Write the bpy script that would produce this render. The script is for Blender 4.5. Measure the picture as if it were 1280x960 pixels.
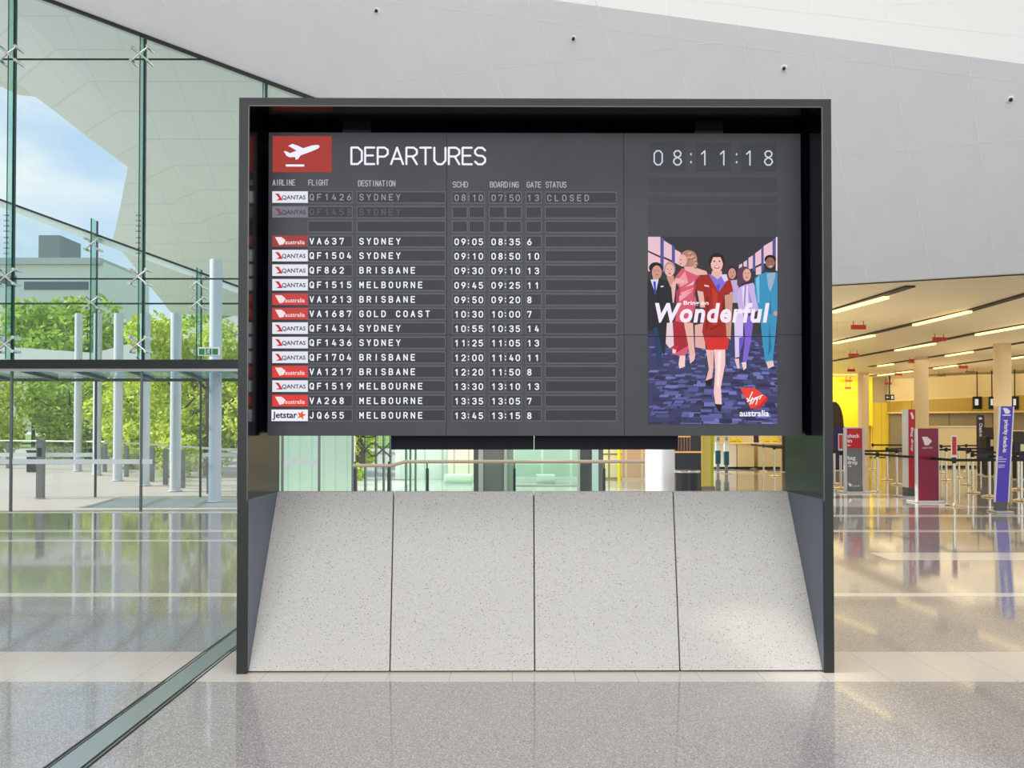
import bpy, bmesh, math, random
from mathutils import Vector, Matrix
S = bpy.context.scene
COL = S.collection
for o in list(bpy.data.objects):
    bpy.data.objects.remove(o, do_unlink=True)
PI = math.pi

# ------------------------------------------------------------------ camera
F, CAMH, PITCH = 960.0, 1.6, math.radians(0.8)
HORIZON = 535.0
CY = HORIZON - F * math.tan(PITCH)
cam = bpy.data.cameras.new('camera')
cam.sensor_fit = 'HORIZONTAL'; cam.sensor_width = 36.0
cam.lens = 36.0 * F / 1280.0
cam.shift_y = (CY - 480.0) / 1280.0
cam.clip_end = 500
cam_o = bpy.data.objects.new('camera', cam); COL.objects.link(cam_o)
cam_o.location = (0, 0, CAMH)
cam_o.rotation_euler = (PI / 2 + PITCH, 0, 0)
S.camera = cam_o

def ray(px, py):
    a, u = (px - 640.0), (CY - py)
    c, s = math.cos(PITCH), math.sin(PITCH)
    return Vector((a, F * c - u * s, F * s + u * c))
def W(px, py, d):                       # the point seen at a pixel, at distance d in front of the camera
    r = ray(px, py); k = d / r.y
    return Vector((r.x * k, d, CAMH + r.z * k))
def DG(py, px=640):                     # distance of the floor seen at a pixel row
    r = ray(px, py); return r.y * (-CAMH / r.z)
def G(px, py):
    d = DG(py, px); v = W(px, py, d); v.z = 0.0; return v

# ------------------------------------------------------------------ world, sun, large lamps, exposure
EXPO = 0.0
S.view_settings.view_transform = 'Standard'; S.view_settings.look = 'None'
S.view_settings.exposure = EXPO; S.view_settings.gamma = 1.0
S.view_settings.use_curve_mapping = False
S.cycles.max_bounces = 8; S.cycles.transparent_max_bounces = 24
S.cycles.caustics_reflective = False; S.cycles.caustics_refractive = False
S.cycles.sample_clamp_indirect = 6.0
S.cycles.use_denoising = True
wd = bpy.data.worlds.new('sky'); S.world = wd; wd.use_nodes = True
nt = wd.node_tree; nt.nodes.clear()
out = nt.nodes.new('ShaderNodeOutputWorld'); bg = nt.nodes.new('ShaderNodeBackground')
tc = nt.nodes.new('ShaderNodeTexCoord'); sx = nt.nodes.new('ShaderNodeSeparateXYZ')
gr = nt.nodes.new('ShaderNodeValToRGB'); ns = nt.nodes.new('ShaderNodeTexNoise')
mp = nt.nodes.new('ShaderNodeMapping'); cr = nt.nodes.new('ShaderNodeValToRGB'); mx = nt.nodes.new('ShaderNodeMixRGB')
mp.inputs['Scale'].default_value = (1.6, 1.6, 4.0)
ns.inputs['Scale'].default_value = 2.2; ns.inputs['Detail'].default_value = 6; ns.inputs['Roughness'].default_value = .55
gr.color_ramp.elements[0].position = 0.0; gr.color_ramp.elements[0].color = (.88, .93, .98, 1)
gr.color_ramp.elements[1].position = 0.65; gr.color_ramp.elements[1].color = (.33, .52, .86, 1)
e = gr.color_ramp.elements.new(0.12); e.color = (.66, .80, .97, 1)
cr.color_ramp.elements[0].position = .42; cr.color_ramp.elements[0].color = (0, 0, 0, 1)
cr.color_ramp.elements[1].position = .66; cr.color_ramp.elements[1].color = (1, 1, 1, 1)
mx.inputs[2].default_value = (.95, .96, .98, 1)
nt.links.new(tc.outputs['Generated'], sx.inputs[0]); nt.links.new(sx.outputs['Z'], gr.inputs[0])
nt.links.new(tc.outputs['Generated'], mp.inputs[0]); nt.links.new(mp.outputs[0], ns.inputs['Vector'])
nt.links.new(ns.outputs['Fac'], cr.inputs[0]); nt.links.new(cr.outputs[0], mx.inputs[0])
nt.links.new(gr.outputs[0], mx.inputs[1]); nt.links.new(mx.outputs[0], bg.inputs[0]); nt.links.new(bg.outputs[0], out.inputs[0])
bg.inputs[1].default_value = 1.08

sun = bpy.data.lights.new('sun', 'SUN'); sun.energy = 6.2; sun.angle = .02; sun.color = (1, .96, .88)
sun_o = bpy.data.objects.new('sun', sun); COL.objects.link(sun_o)
sun_o.rotation_euler = Vector((.8, .06, -.62)).to_track_quat('-Z', 'Y').to_euler()

def area(name, loc, aim, sx_, sy_, power, color=(1, 1, 1)):
    l = bpy.data.lights.new(name, 'AREA'); l.shape = 'RECTANGLE'; l.size = sx_; l.size_y = sy_
    l.energy = power; l.color = color
    o = bpy.data.objects.new(name, l); COL.objects.link(o); o.location = loc
    o.rotation_euler = (Vector(aim) - Vector(loc)).to_track_quat('-Z', 'Y').to_euler()
    return o
area('concourse_fill', (-1, -9.5, 6.0), (0.5, 8, 4.0), 22, 8, 1300, (1, .985, .97))  # unseen area lamp added behind the camera to brighten the concourse
area('roof_fill', (1.0, 1.5, 13.6), (1.0, 1.5, 0), 14, 8, 800, (1, .985, .97))  # added fill lamp below the closed roof, which has no opening
HALL_LAMPS = [((10.5, 21.5, 4.2), 60), ((19.5, 20.5, 4.2), 90), ((9.5, 30, 4.2), 150), ((19, 29, 4.2), 170), ((12, 38, 4.2), 170), ((21.5, 37, 4.2), 170)]
for lc, pw in HALL_LAMPS:
    area('hall_fill', lc, (lc[0], lc[1], 0), 8.5, 7.5, pw, (1, .82, .54))  # broad unseen lamps added to boost the light of the strip lights

area('link_fill', (0.2, 15.8, 4.2), (0.2, 15.8, 0), 5, 1.6, 95, (1, .97, .92))  # added lamp without a fixture, lifts the dim area behind the board
area('link_fill', (-0.3, 21.2, 4.2), (-0.3, 21.2, 0), 8, 3.5, 420, (1, .98, .94))  # second added lamp, brightens the rooms past the green glass

for x_, y_ in ((8, 18.5), (14.5, 18), (21, 18), (9, 25), (16.5, 25), (24, 25), (11, 33), (19, 33)):
    area('ceiling_fill', (x_, y_, 2.3), (x_, y_, 5), 4, 4, 36, (1, .82, .54))  # unseen lamps added in mid-air, brighten the hall ceiling from below
area('yellow_wall_fill', (16.6, 38.6, 4.1), (16.6, 41.2, 2.2), 5, 1.0, 135, (1, .95, .8))  # added lamp aimed at the yellow end wall to brighten it

# ------------------------------------------------------------------ materials
def lin(c):
    def f(v):
        v /= 255.0
        return v / 12.92 if v <= .04045 else ((v + .055) / 1.055) ** 2.4
    return (f(c[0]), f(c[1]), f(c[2]), 1.0)
_M = {}
def mat(name, rgb=(200, 200, 200), rough=.5, metal=0.0, noise=0.0, nscale=8.0, spec=.5, bump=0.0, bscale=200.0):
    if name in _M: return _M[name]
    m = bpy.data.materials.new(name); m.use_nodes = True
    t = m.node_tree; b = t.nodes['Principled BSDF']
    b.inputs['Base Color'].default_value = lin(rgb); b.inputs['Roughness'].default_value = rough
    b.inputs['Metallic'].default_value = metal; b.inputs['Specular IOR Level'].default_value = spec
    if noise or bump:
        c = t.nodes.new('ShaderNodeTexCoord')
    if noise:
        n = t.nodes.new('ShaderNodeTexNoise'); n.inputs['Scale'].default_value = nscale; n.inputs['Detail'].default_value = 4
        r = t.nodes.new('ShaderNodeValToRGB'); l = lin(rgb)
        r.color_ramp.elements[0].position = .3; r.color_ramp.elements[0].color = tuple(max(0, v * (1 - noise)) for v in l[:3]) + (1,)
        r.color_ramp.elements[1].position = .7; r.color_ramp.elements[1].color = tuple(min(1, v * (1 + noise)) for v in l[:3]) + (1,)
        t.links.new(c.outputs['Object'], n.inputs['Vector']); t.links.new(n.outputs['Fac'], r.inputs[0]); t.links.new(r.outputs[0], b.inputs['Base Color'])
    if bump:
        n = t.nodes.new('ShaderNodeTexNoise'); n.inputs['Scale'].default_value = bscale
        u = t.nodes.new('ShaderNodeBump'); u.inputs['Strength'].default_value = bump; u.inputs['Distance'].default_value = .01
        t.links.new(c.outputs['Object'], n.inputs['Vector']); t.links.new(n.outputs['Fac'], u.inputs['Height']); t.links.new(u.outputs[0], b.inputs['Normal'])
    _M[name] = m; return m
def emit(name, rgb, k=1.0):
    if name in _M: return _M[name]
    m = bpy.data.materials.new(name); m.use_nodes = True
    b = m.node_tree.nodes['Principled BSDF']; b.inputs['Base Color'].default_value = (.01, .01, .01, 1)
    b.inputs['Roughness'].default_value = .6; b.inputs['Specular IOR Level'].default_value = .1
    b.inputs['Emission Color'].default_value = lin(rgb); b.inputs['Emission Strength'].default_value = k / 2 ** EXPO
    _M[name] = m; return m
def led(rgb, k=1.0): return emit('led_%d_%d_%d_%d' % (rgb[0], rgb[1], rgb[2], int(k * 100)), rgb, k)
def glass(name, tint, refl=1.0, rough=0.0, base=None):
    m = bpy.data.materials.new(name); m.use_nodes = True
    t = m.node_tree; t.nodes.clear()
    o = t.nodes.new('ShaderNodeOutputMaterial'); tr = t.nodes.new('ShaderNodeBsdfTransparent'); gl = t.nodes.new('ShaderNodeBsdfGlossy')
    fr = t.nodes.new('ShaderNodeFresnel'); mix = t.nodes.new('ShaderNodeMixShader'); k = t.nodes.new('ShaderNodeMath'); k.operation = 'MULTIPLY'
    tr.inputs[0].default_value = tuple(tint) + (1,); gl.inputs['Roughness'].default_value = rough
    fr.inputs[0].default_value = 1.5; k.inputs[1].default_value = refl
    gn = t.nodes.new('ShaderNodeNewGeometry'); inv = t.nodes.new('ShaderNodeMath'); inv.operation = 'SUBTRACT'; inv.inputs[0].default_value = 1
    k2 = t.nodes.new('ShaderNodeMath'); k2.operation = 'MULTIPLY'
    t.links.new(gn.outputs['Backfacing'], inv.inputs[1]); t.links.new(fr.outputs[0], k.inputs[0]); t.links.new(k.outputs[0], k2.inputs[0]); t.links.new(inv.outputs[0], k2.inputs[1])
    t.links.new(k2.outputs[0], mix.inputs[0])
    t.links.new(tr.outputs[0], mix.inputs[1]); t.links.new(gl.outputs[0], mix.inputs[2])
    src = mix
    if base:
        df = t.nodes.new('ShaderNodeBsdfDiffuse'); df.inputs[0].default_value = tuple(base[:3]) + (1,)
        m2 = t.nodes.new('ShaderNodeMixShader'); m2.inputs[0].default_value = base[3]
        t.links.new(mix.outputs[0], m2.inputs[1]); t.links.new(df.outputs[0], m2.inputs[2]); src = m2
    t.links.new(src.outputs[0], o.inputs[0])
    return m
def speckle(name, base, dark, light, scale, rough, amt=.5, tone=.06, spec=.5, dth=.03, mid=.86):
    m = bpy.data.materials.new(name); m.use_nodes = True
    t = m.node_tree; b = t.nodes['Principled BSDF']; b.inputs['Roughness'].default_value = rough; b.inputs['Specular IOR Level'].default_value = spec
    c = t.nodes.new('ShaderNodeTexCoord')
    v = t.nodes.new('ShaderNodeTexVoronoi'); v.inputs['Scale'].default_value = scale
    r = t.nodes.new('ShaderNodeValToRGB'); r.color_ramp.interpolation = 'CONSTANT'
    els = r.color_ramp.elements
    els[0].position = 0; els[0].color = lin(dark); els[1].position = dth; els[1].color = lin(base)
    e2 = els.new(1 - amt * .35); e2.color = lin(light)
    e3 = els.new(.4); e3.color = tuple(x * mid for x in lin(base)[:3]) + (1,)
    n = t.nodes.new('ShaderNodeTexNoise'); n.inputs['Scale'].default_value = 1.1; n.inputs['Detail'].default_value = 5
    mm = t.nodes.new('ShaderNodeMapRange'); mm.inputs[3].default_value = 1 - tone; mm.inputs[4].default_value = 1 + tone
    mul = t.nodes.new('ShaderNodeMixRGB'); mul.blend_type = 'MULTIPLY'; mul.inputs[0].default_value = 1
    sep = t.nodes.new('ShaderNodeSeparateColor')
    t.links.new(c.outputs['Object'], v.inputs['Vector']); t.links.new(v.outputs['Color'], sep.inputs[0]); t.links.new(sep.outputs[0], r.inputs[0])
    t.links.new(c.outputs['Object'], n.inputs['Vector']); t.links.new(n.outputs['Fac'], mm.inputs[0])
    t.links.new(r.outputs[0], mul.inputs[1]); t.links.new(mm.outputs[0], mul.inputs[2]); t.links.new(mul.outputs[0], b.inputs['Base Color'])
    return m
def gridmat(name, rgb, seam, sx_, sy_, w=.006, rough=.35, spec=.5, axes=('X', 'Y')):
    """a surface of panels with fine joints every sx_ by sy_ metres"""
    m = bpy.data.materials.new(name); m.use_nodes = True
    t = m.node_tree; b = t.nodes['Principled BSDF']; b.inputs['Roughness'].default_value = rough; b.inputs['Specular IOR Level'].default_value = spec
    c = t.nodes.new('ShaderNodeTexCoord'); s = t.nodes.new('ShaderNodeSeparateXYZ'); t.links.new(c.outputs['Object'], s.inputs[0])
    def line(ax, step):
        d = t.nodes.new('ShaderNodeMath'); d.operation = 'DIVIDE'; d.inputs[1].default_value = step
        f = t.nodes.new('ShaderNodeMath'); f.operation = 'FRACT'
        l = t.nodes.new('ShaderNodeMath'); l.operation = 'LESS_THAN'; l.inputs[1].default_value = w / step
        t.links.new(s.outputs[ax], d.inputs[0]); t.links.new(d.outputs[0], f.inputs[0]); t.links.new(f.outputs[0], l.inputs[0]); return l
    a = line(axes[0], sx_); mxx = t.nodes.new('ShaderNodeMixRGB')
    mxx.inputs[1].default_value = lin(rgb); mxx.inputs[2].default_value = lin(seam)
    if sy_:
        d2 = line(axes[1], sy_); mm = t.nodes.new('ShaderNodeMath'); mm.operation = 'MAXIMUM'
        t.links.new(a.outputs[0], mm.inputs[0]); t.links.new(d2.outputs[0], mm.inputs[1]); a = mm
    t.links.new(a.outputs[0], mxx.inputs[0]); t.links.new(mxx.outputs[0], b.inputs['Base Color'])
    return m

WHITE = mat('white_panel', (224, 224, 226), .55, noise=.02, nscale=1.5)
WHITE2 = mat('white_fascia', (232, 230, 226), .55)
SEAM = mat('panel_joint', (240, 240, 240), .5)
FLOORM = speckle('grey_terrazzo', (166, 162, 159), (120, 118, 116), (200, 196, 192), 190, .06, .5, .05, spec=1.0, dth=.05, mid=.92)
BAND = gridmat('pale_floor_tile', (214, 206, 196), (168, 160, 150), .4, None, .004, .12)
PALE = mat('pale_inlay', (236, 228, 212), .12)
CONC = speckle('speckled_concrete', (195, 191, 183), (116, 112, 104), (204, 201, 194), 210, .7, .4, .06, .3, .022, .95)
BLK = mat('black_gloss', (9, 11, 16), .15, spec=.5)
FRM = mat('dark_bronze_metal', (38, 40, 38), .45, 0, noise=.08, nscale=3, spec=.4)
BLK2 = mat('black_matte', (22, 22, 24), .55)
STEEL = mat('brushed_steel', (205, 203, 198), .25, 1.0)
CHROME = mat('chrome', (225, 225, 225), .12, 1.0)
GREYM = mat('grey_metal', (128, 130, 130), .4, .4)
COLM = mat('pale_column', (196, 202, 212), .5)
GL = glass('clear_green_glass', (.925, .975, .958), 1.0)
GLF = glass('fin_glass', (.70, .88, .82), .8)
GLL = glass('clear_low_iron_glass', (.965, .985, .975), .9)
FROST = glass('frosted_band', (.9, .95, .95), .6, .2, base=(.86, .92, .92, .72))
EDGE = mat('green_glass_edge', (30, 62, 58), .2)
JOINT = mat('black_silicone', (14, 24, 26), .4)

# ------------------------------------------------------------------ mesh helpers
class MB:
    def __init__(s): s.v = []; s.f = []; s.m = []; s.k = 0
    def add(s, vs, fs):
        b = len(s.v); s.v += [Vector(x) for x in vs]
        for f in fs: s.f.append([b + i for i in f]); s.m.append(s.k)
        return s
    def mi(s, k): s.k = k; return s
    def poly(s, pts): return s.add(pts, [list(range(len(pts)))])
    def box(s, a, b):
        x0, x1 = sorted((a[0], b[0])); y0, y1 = sorted((a[1], b[1])); z0, z1 = sorted((a[2], b[2]))
        return s.add([(x0, y0, z0), (x1, y0, z0), (x1, y1, z0), (x0, y1, z0), (x0, y0, z1), (x1, y0, z1), (x1, y1, z1), (x0, y1, z1)],
                     [(0, 3, 2, 1), (4, 5, 6, 7), (0, 1, 5, 4), (1, 2, 6, 5), (2, 3, 7, 6), (3, 0, 4, 7)])
    def prism(s, pts, vec):                    # closed outline swept along vec
        n = len(pts); p = [Vector(q) for q in pts]; q = [a + Vector(vec) for a in p]
        return s.add(p + q, [list(range(n))[::-1], list(range(n, 2 * n))] + [(i, (i + 1) % n, n + (i + 1) % n, n + i) for i in range(n)])
    def hexa(s, lo, hi):                       # two quads joined
        return s.add(list(lo) + list(hi), [(3, 2, 1, 0), (4, 5, 6, 7)] + [(i, (i + 1) % 4, 4 + (i + 1) % 4, 4 + i) for i in range(4)])
    def rod(s, a, b, r, r2=None, n=12):
        a = Vector(a); b = Vector(b); r2 = r if r2 is None else r2
        d = (b - a).normalized(); u = d.orthogonal().normalized(); w = d.cross(u)
        vs = []
        for c, rr in ((a, r), (b, r2)):
            for i in range(n):
                t = 2 * PI * i / n; vs.append(c + u * math.cos(t) * rr + w * math.sin(t) * rr)
        return s.add(vs, [list(range(n))[::-1], list(range(n, 2 * n))] + [(i, (i + 1) % n, n + (i + 1) % n, n + i) for i in range(n)])
    def path(s, pts, r, n=8):
        for a, b in zip(pts[:-1], pts[1:]): s.rod(a, b, r, n=n)
        return s
    def lathe(s, c, prof, n=28):
        c = Vector(c); vs = []; m = len(prof)
        for (r, z) in prof:
            for i in range(n):
                t = 2 * PI * i / n; vs.append(c + Vector((r * math.cos(t), r * math.sin(t), z)))
        fs = [(j * n + i, j * n + (i + 1) % n, (j + 1) * n + (i + 1) % n, (j + 1) * n + i) for j in range(m - 1) for i in range(n)]
        fs += [list(range(n))[::-1], list(range((m - 1) * n, m * n))]
        return s.add(vs, fs)
    def ball(s, c, r, n=10):
        prof = [(max(1e-4, r * math.sin(PI * i / 6)), -r * math.cos(PI * i / 6)) for i in range(7)]
        return s.lathe(c, prof, n)
    def build(s, name, mats, parent=None, smooth=False, origin=None):
        me = bpy.data.meshes.new(name)
        if parent is not None:
            r = parent
            while r.parent: r = r.parent
            off = Vector(r.location)
        else: off = Vector(origin) if origin is not None else Vector((0, 0, 0))
        me.from_pydata([v - off for v in s.v], [], s.f)
        if not isinstance(mats, (list, tuple)): mats = [mats]
        for m in mats: me.materials.append(m)
        me.polygons.foreach_set('material_index', s.m)
        me.update()
        if len(s.f) < 1500:
            bm = bmesh.new(); bm.from_mesh(me); bmesh.ops.recalc_face_normals(bm, faces=bm.faces[:]); bm.to_mesh(me); bm.free()
        if smooth:
            me.polygons.foreach_set('use_smooth', [True] * len(me.polygons))
            try: me.set_sharp_from_angle(angle=math.radians(40))
            except Exception: pass
        o = bpy.data.objects.new(name, me); COL.objects.link(o)
        if parent is not None: o.parent = parent
        else: o.location = off
        return o
def tag(o, label, cat, group=None, kind=None):
    o['label'] = label; o['category'] = cat
    if group: o['group'] = group
    if kind: o['kind'] = kind
    return o
def empty(name, loc, label=None, cat=None, group=None):
    o = bpy.data.objects.new(name, None); o.empty_display_size = .2; COL.objects.link(o); o.location = loc
    if label: tag(o, label, cat, group)
    return o
def struct(o, label=None):
    o['kind'] = 'structure'
    if label: o['label'] = label
    return o
def sroot(name, loc=(0, 0, 0), label=None):
    return struct(empty(name, loc), label)
def bevel(o, w=.01, seg=2):
    m = o.modifiers.new('edge', 'BEVEL'); m.width = w; m.segments = seg; m.limit_method = 'ANGLE'; return o
def link_copy(o, parent=None):
    c = o.copy(); COL.objects.link(c)
    if parent is not None: c.parent = parent
    for ch in list(o.children): link_copy(ch, c)
    return c

# stroke lettering -----------------------------------------------------------
_O = [(.3, 0), (.7, 0), (1, .2), (1, .8), (.7, 1), (.3, 1), (0, .8), (0, .2), (.3, 0)]
GLY = {
 'A': [[(0, 0), (.5, 1), (1, 0)], [(.17, .32), (.83, .32)]],
 'B': [[(0, 0), (.7, 0), (1, .14), (1, .38), (.72, .52), (0, .52)], [(0, 0), (0, 1), (.66, 1), (.93, .87), (.93, .65), (.72, .52)]],
 'C': [[(1, .22), (.7, 0), (.3, 0), (0, .2), (0, .8), (.3, 1), (.7, 1), (1, .78)]],
 'D': [[(0, 0), (.62, 0), (1, .22), (1, .78), (.62, 1), (0, 1), (0, 0)]],
 'E': [[(1, 0), (0, 0), (0, 1), (1, 1)], [(0, .52), (.85, .52)]],
 'F': [[(0, 0), (0, 1), (1, 1)], [(0, .5), (.85, .5)]],
 'G': [[(1, .8), (.7, 1), (.3, 1), (0, .8), (0, .2), (.3, 0), (.7, 0), (1, .2), (1, .48), (.55, .48)]],
 'H': [[(0, 0), (0, 1)], [(1, 0), (1, 1)], [(0, .5), (1, .5)]],
 'I': [[(.5, 0), (.5, 1)]],
 'J': [[(0, .2), (.25, 0), (.6, 0), (.85, .2), (.85, 1)]],
 'L': [[(0, 1), (0, 0), (.95, 0)]],
 'M': [[(0, 0), (0, 1), (.5, .4), (1, 1), (1, 0)]],
 'N': [[(0, 0), (0, 1), (1, 0), (1, 1)]],
 'O': [_O], '0': [_O],
 'P': [[(0, 0), (0, 1), (.68, 1), (1, .86), (1, .6), (.68, .45), (0, .45)]],
 'Q': [_O, [(.6, .3), (1, -.06)]],
 'R': [[(0, 0), (0, 1), (.68, 1), (1, .86), (1, .62), (.68, .47), (0, .47)], [(.55, .47), (1, 0)]],
 'S': [[(0, .16), (.28, 0), (.72, 0), (1, .16), (1, .36), (.75, .5), (.25, .53), (0, .66), (0, .84), (.28, 1), (.72, 1), (1, .84)]],
 'T': [[(0, 1), (1, 1)], [(.5, 0), (.5, 1)]],
 'U': [[(0, 1), (0, .22), (.3, 0), (.7, 0), (1, .22), (1, 1)]],
 'V': [[(0, 1), (.5, 0), (1, 1)]],
 'Y': [[(0, 1), (.5, .45), (1, 1)], [(.5, .45), (.5, 0)]],
 '1': [[(.2, .78), (.62, 1), (.62, 0)]],
 '2': [[(0, .8), (.28, 1), (.72, 1), (1, .8), (1, .62), (0, 0), (1, 0)]],
 '3': [[(0, .86), (.28, 1), (.7, 1), (.95, .86), (.95, .66), (.68, .53), (.4, .53)], [(.68, .53), (1, .38), (1, .15), (.7, 0), (.28, 0), (0, .15)]],
 '4': [[(.72, 0), (.72, .55)], [(.45, 1), (0, .25), (1, .25)]],
 '5': [[(.95, 1), (.1, 1), (.05, .55), (.65, .62), (1, .45), (1, .18), (.7, 0), (.28, 0), (0, .14)]],
 '6': [[(.7, 1), (.1, .5), (0, .2), (.3, 0), (.7, 0), (1, .2), (1, .42), (.7, .58), (.3, .56), (.05, .4)]],
 '7': [[(0, .85), (0, 1), (1, 1), (.4, 0)]],
 '8': [[(.5, .53), (.15, .64), (.06, .84), (.3, 1), (.7, 1), (.94, .84), (.85, .64), (.5, .53), (.1, .4), (0, .2), (.3, 0), (.7, 0), (1, .2), (.9, .4), (.5, .53)]],
 '9': [[(.3, 0), (.9, .5), (1, .8), (.7, 1), (.3, 1), (0, .8), (0, .58), (.3, .42), (.7, .44), (.95, .6)]],
 ':': [[(.5, .16), (.5, .24)], [(.5, .72), (.5, .8)]],
}
def strokes(mb, ch, x, y, w, h, t, put):
    """one character in 2-D; put(x, y) lifts a point of the picture plane into space; y grows downwards, y = baseline"""
    for pl in GLY.get(ch, []):
        pts = [(x + a * w, y - b * h) for a, b in pl]
        for (ax, ay), (bx, by) in zip(pts[:-1], pts[1:]):
            dx, dy = bx - ax, by - ay; l = math.hypot(dx, dy) or 1e-6; nx, ny = -dy / l * t / 2, dx / l * t / 2
            mb.poly([put(ax + nx, ay + ny), put(bx + nx, by + ny), put(bx - nx, by - ny), put(ax - nx, ay - ny)])
        for (ax, ay) in pts:
            mb.poly([put(ax + t / 2 * math.cos(k * PI / 4), ay + t / 2 * math.sin(k * PI / 4)) for k in range(8)])
def font_into(mb, body, x0, x1, base, put, bold=0.0, shear=0.0, height=None, spacing=1.0, capof=None):
    """words in the built-in lettering, fitted between x0 and x1 with the given baseline; height = cap height (else by width)"""
    cu = bpy.data.curves.new('lettering', 'FONT'); cu.body = body; cu.size = 1.0; cu.shear = shear; cu.offset = bold
    cu.resolution_u = 3; cu.space_character = spacing
    ob = bpy.data.objects.new('lettering', cu); COL.objects.link(ob)
    me = bpy.data.meshes.new_from_object(ob)
    xs = [v.co.x for v in me.vertices]; lo, hi = min(xs), max(xs)
    sx_ = (x1 - x0) / (hi - lo); sy_ = sx_ if height is None else height / .73
    mb.add([put(x0 + (v.co.x - lo) * sx_, base - v.co.y * sy_) for v in me.vertices], [list(p.vertices) for p in me.polygons])
    bpy.data.objects.remove(ob); bpy.data.meshes.remove(me); bpy.data.curves.remove(cu)

# ------------------------------------------------------------------ SETTING: floor, ceilings, walls
DGL = 14.6                                    # the glass front stands here
mb = MB(); mb.box((-13, -12, -.2), (4.5, DGL, 0)); mb.box((4.5, -12, -.2), (46, 46, 0)); mb.box((-3.0, DGL, -.2), (4.5, 30, 0))
struct(mb.build('floor', FLOORM), 'polished grey terrazzo floor of the concourse')
n = 0
def band(y0, y1, x0, x1, m, skew=0, z=.002):
    global n; n += 1
    a, b = DG(y1), DG(y0)
    p = [(x0 + skew, a, 0), (x1, a, 0), (x1, b, 0), (x0, b, 0)]
    o = MB().prism(p, (0, 0, z)).build('trim_%d' % n, m); struct(o); return o
band(815, 852, -13, 26, BAND)
band(741.5, 745.5, -13, 26, PALE)
xx = W(1087, 691, DG(691)).x
band(691, 700, xx, 26, PALE, skew=.0)
band(662.5, 665, -13, 26, PALE)
band(643.5, 646, 5, 26, PALE)
band(675, 676.5, -13, 1.5, PALE)
# sunk floor track on the left
struct(MB().box((-2.205, -3, 0), (-2.193, 14.3, .004)).box((-2.182, -3, 0), (-2.17, 14.3, .004)).box((-2.03, -3, 0), (-2.018, 14.3, .004)).box((-2.006, -3, 0), (-1.994, 14.3, .004)).build('trim_20', JOINT))
struct(MB().box((-2.17, -3, 0), (-2.03, 14.3, .004)).build('trim_21', mat('track_channel', (168, 178, 176), .2, .5)))

# folded white ceiling
A_, B_ = W(58, 0, DGL), W(380, 120, DGL)
def plane_hit(px, py, p0, nn):
    r = ray(px, py); c = Vector((0, 0, CAMH)); k = (p0 - c).dot(nn) / r.dot(nn); return c + r * k
lo, hi = 10.0, 20.0
for _ in range(60):
    dD = (lo + hi) / 2; D_ = W(1280, 341, dD); nn = (B_ - A_).cross(D_ - A_).normalized(); C_ = plane_hit(1042, 355, A_, nn)
    if C_.z > D_.z: lo = dD
    else: hi = dD
HZ = D_.z                                      # height of the check-in hall ceiling
K1, K2 = plane_hit(690, 0, A_, nn), plane_hit(1280, 80, A_, nn)
ku = (K2 - K1); au = (B_ - A_)
# where the crease meets the top edge of the glass
dk = ku.y
tK = (DGL - K1.y) / ku.y
X0 = K1 + ku * tK
if X0.x > -9 or X0.x < -40: X0 = A_ - au * 1.1
cd = (D_ - C_)
Cl = A_ + au * ((C_.x - .6 - A_.x) / au.x)
De = D_ + cd * 1.2; Ke = K2 + ku * 1.0
up = Vector((0, .3, .2))
f1 = MB(); pts = [X0, Cl, C_, De, Ke]
f1.prism(pts, (0, .25, 0))
ceil = struct(f1.build('ceiling', WHITE), 'folded white panel ceiling sloping down to the hall')
if nn.y > 0: toC = -nn
else: toC = nn
def on_plane_strip(mb, a, b, w=.012, lift=.004):
    d = (b - a).normalized(); s = d.cross(toC).normalized() * w / 2; l = toC * lift
    mb.poly([a + s + l, b + s + l, b - s + l, a - s + l])
sm = MB()
def kline(x): return (x - 690) * 80 / 590
def base_y(x):
    return 120 + (x - 380) * 120 / 322 if x < 1000 else 355 - (x - 1042) * 14 / 238
fam = [(353, 412, 0, 110), (428, 478, 0, 105), (505, 555, 0, 118), (582, 627, 0, 118), (660, 700, 0, 118), (744, 783, 0, 118), (833, 860, 22, 120), (923, 946, 34, 118), (1015, 1084, 46, 349), (1111, 1164, 60, 344), (1210, 1245, 71, 342), (278, 340, 0, 100), (203, 268, 0, 85), (130, 200, 0, 60), (1310, 1320, 84, 338)]
for xa, xb, ya, yb in fam:
    k = (xb - xa) / (yb - ya)
    yt = ya
    for _ in range(200):
        if yt > kline(xa + (yt - ya) * k) + 2 and yt > -130: yt -= 2
    ybm = ya
    while ybm < min(base_y(xa + (ybm - ya) * k) - 3, 352): ybm += 2
    if ybm > yt + 5:
        on_plane_strip(sm, plane_hit(xa + (yt - ya) * k, yt, A_, nn), plane_hit(xa + (ybm - ya) * k, ybm, A_, nn))
for a, b in [((386, 113), (900, 52)), ((1042, 194), (1300, 172)), ((1044, 330), (1320, 317)), ((480, 0), (1290, 104))]:
    on_plane_strip(sm, plane_hit(*a, A_, nn), plane_hit(*b, A_, nn))
sm.build('panel_joints', SEAM, ceil)
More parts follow.
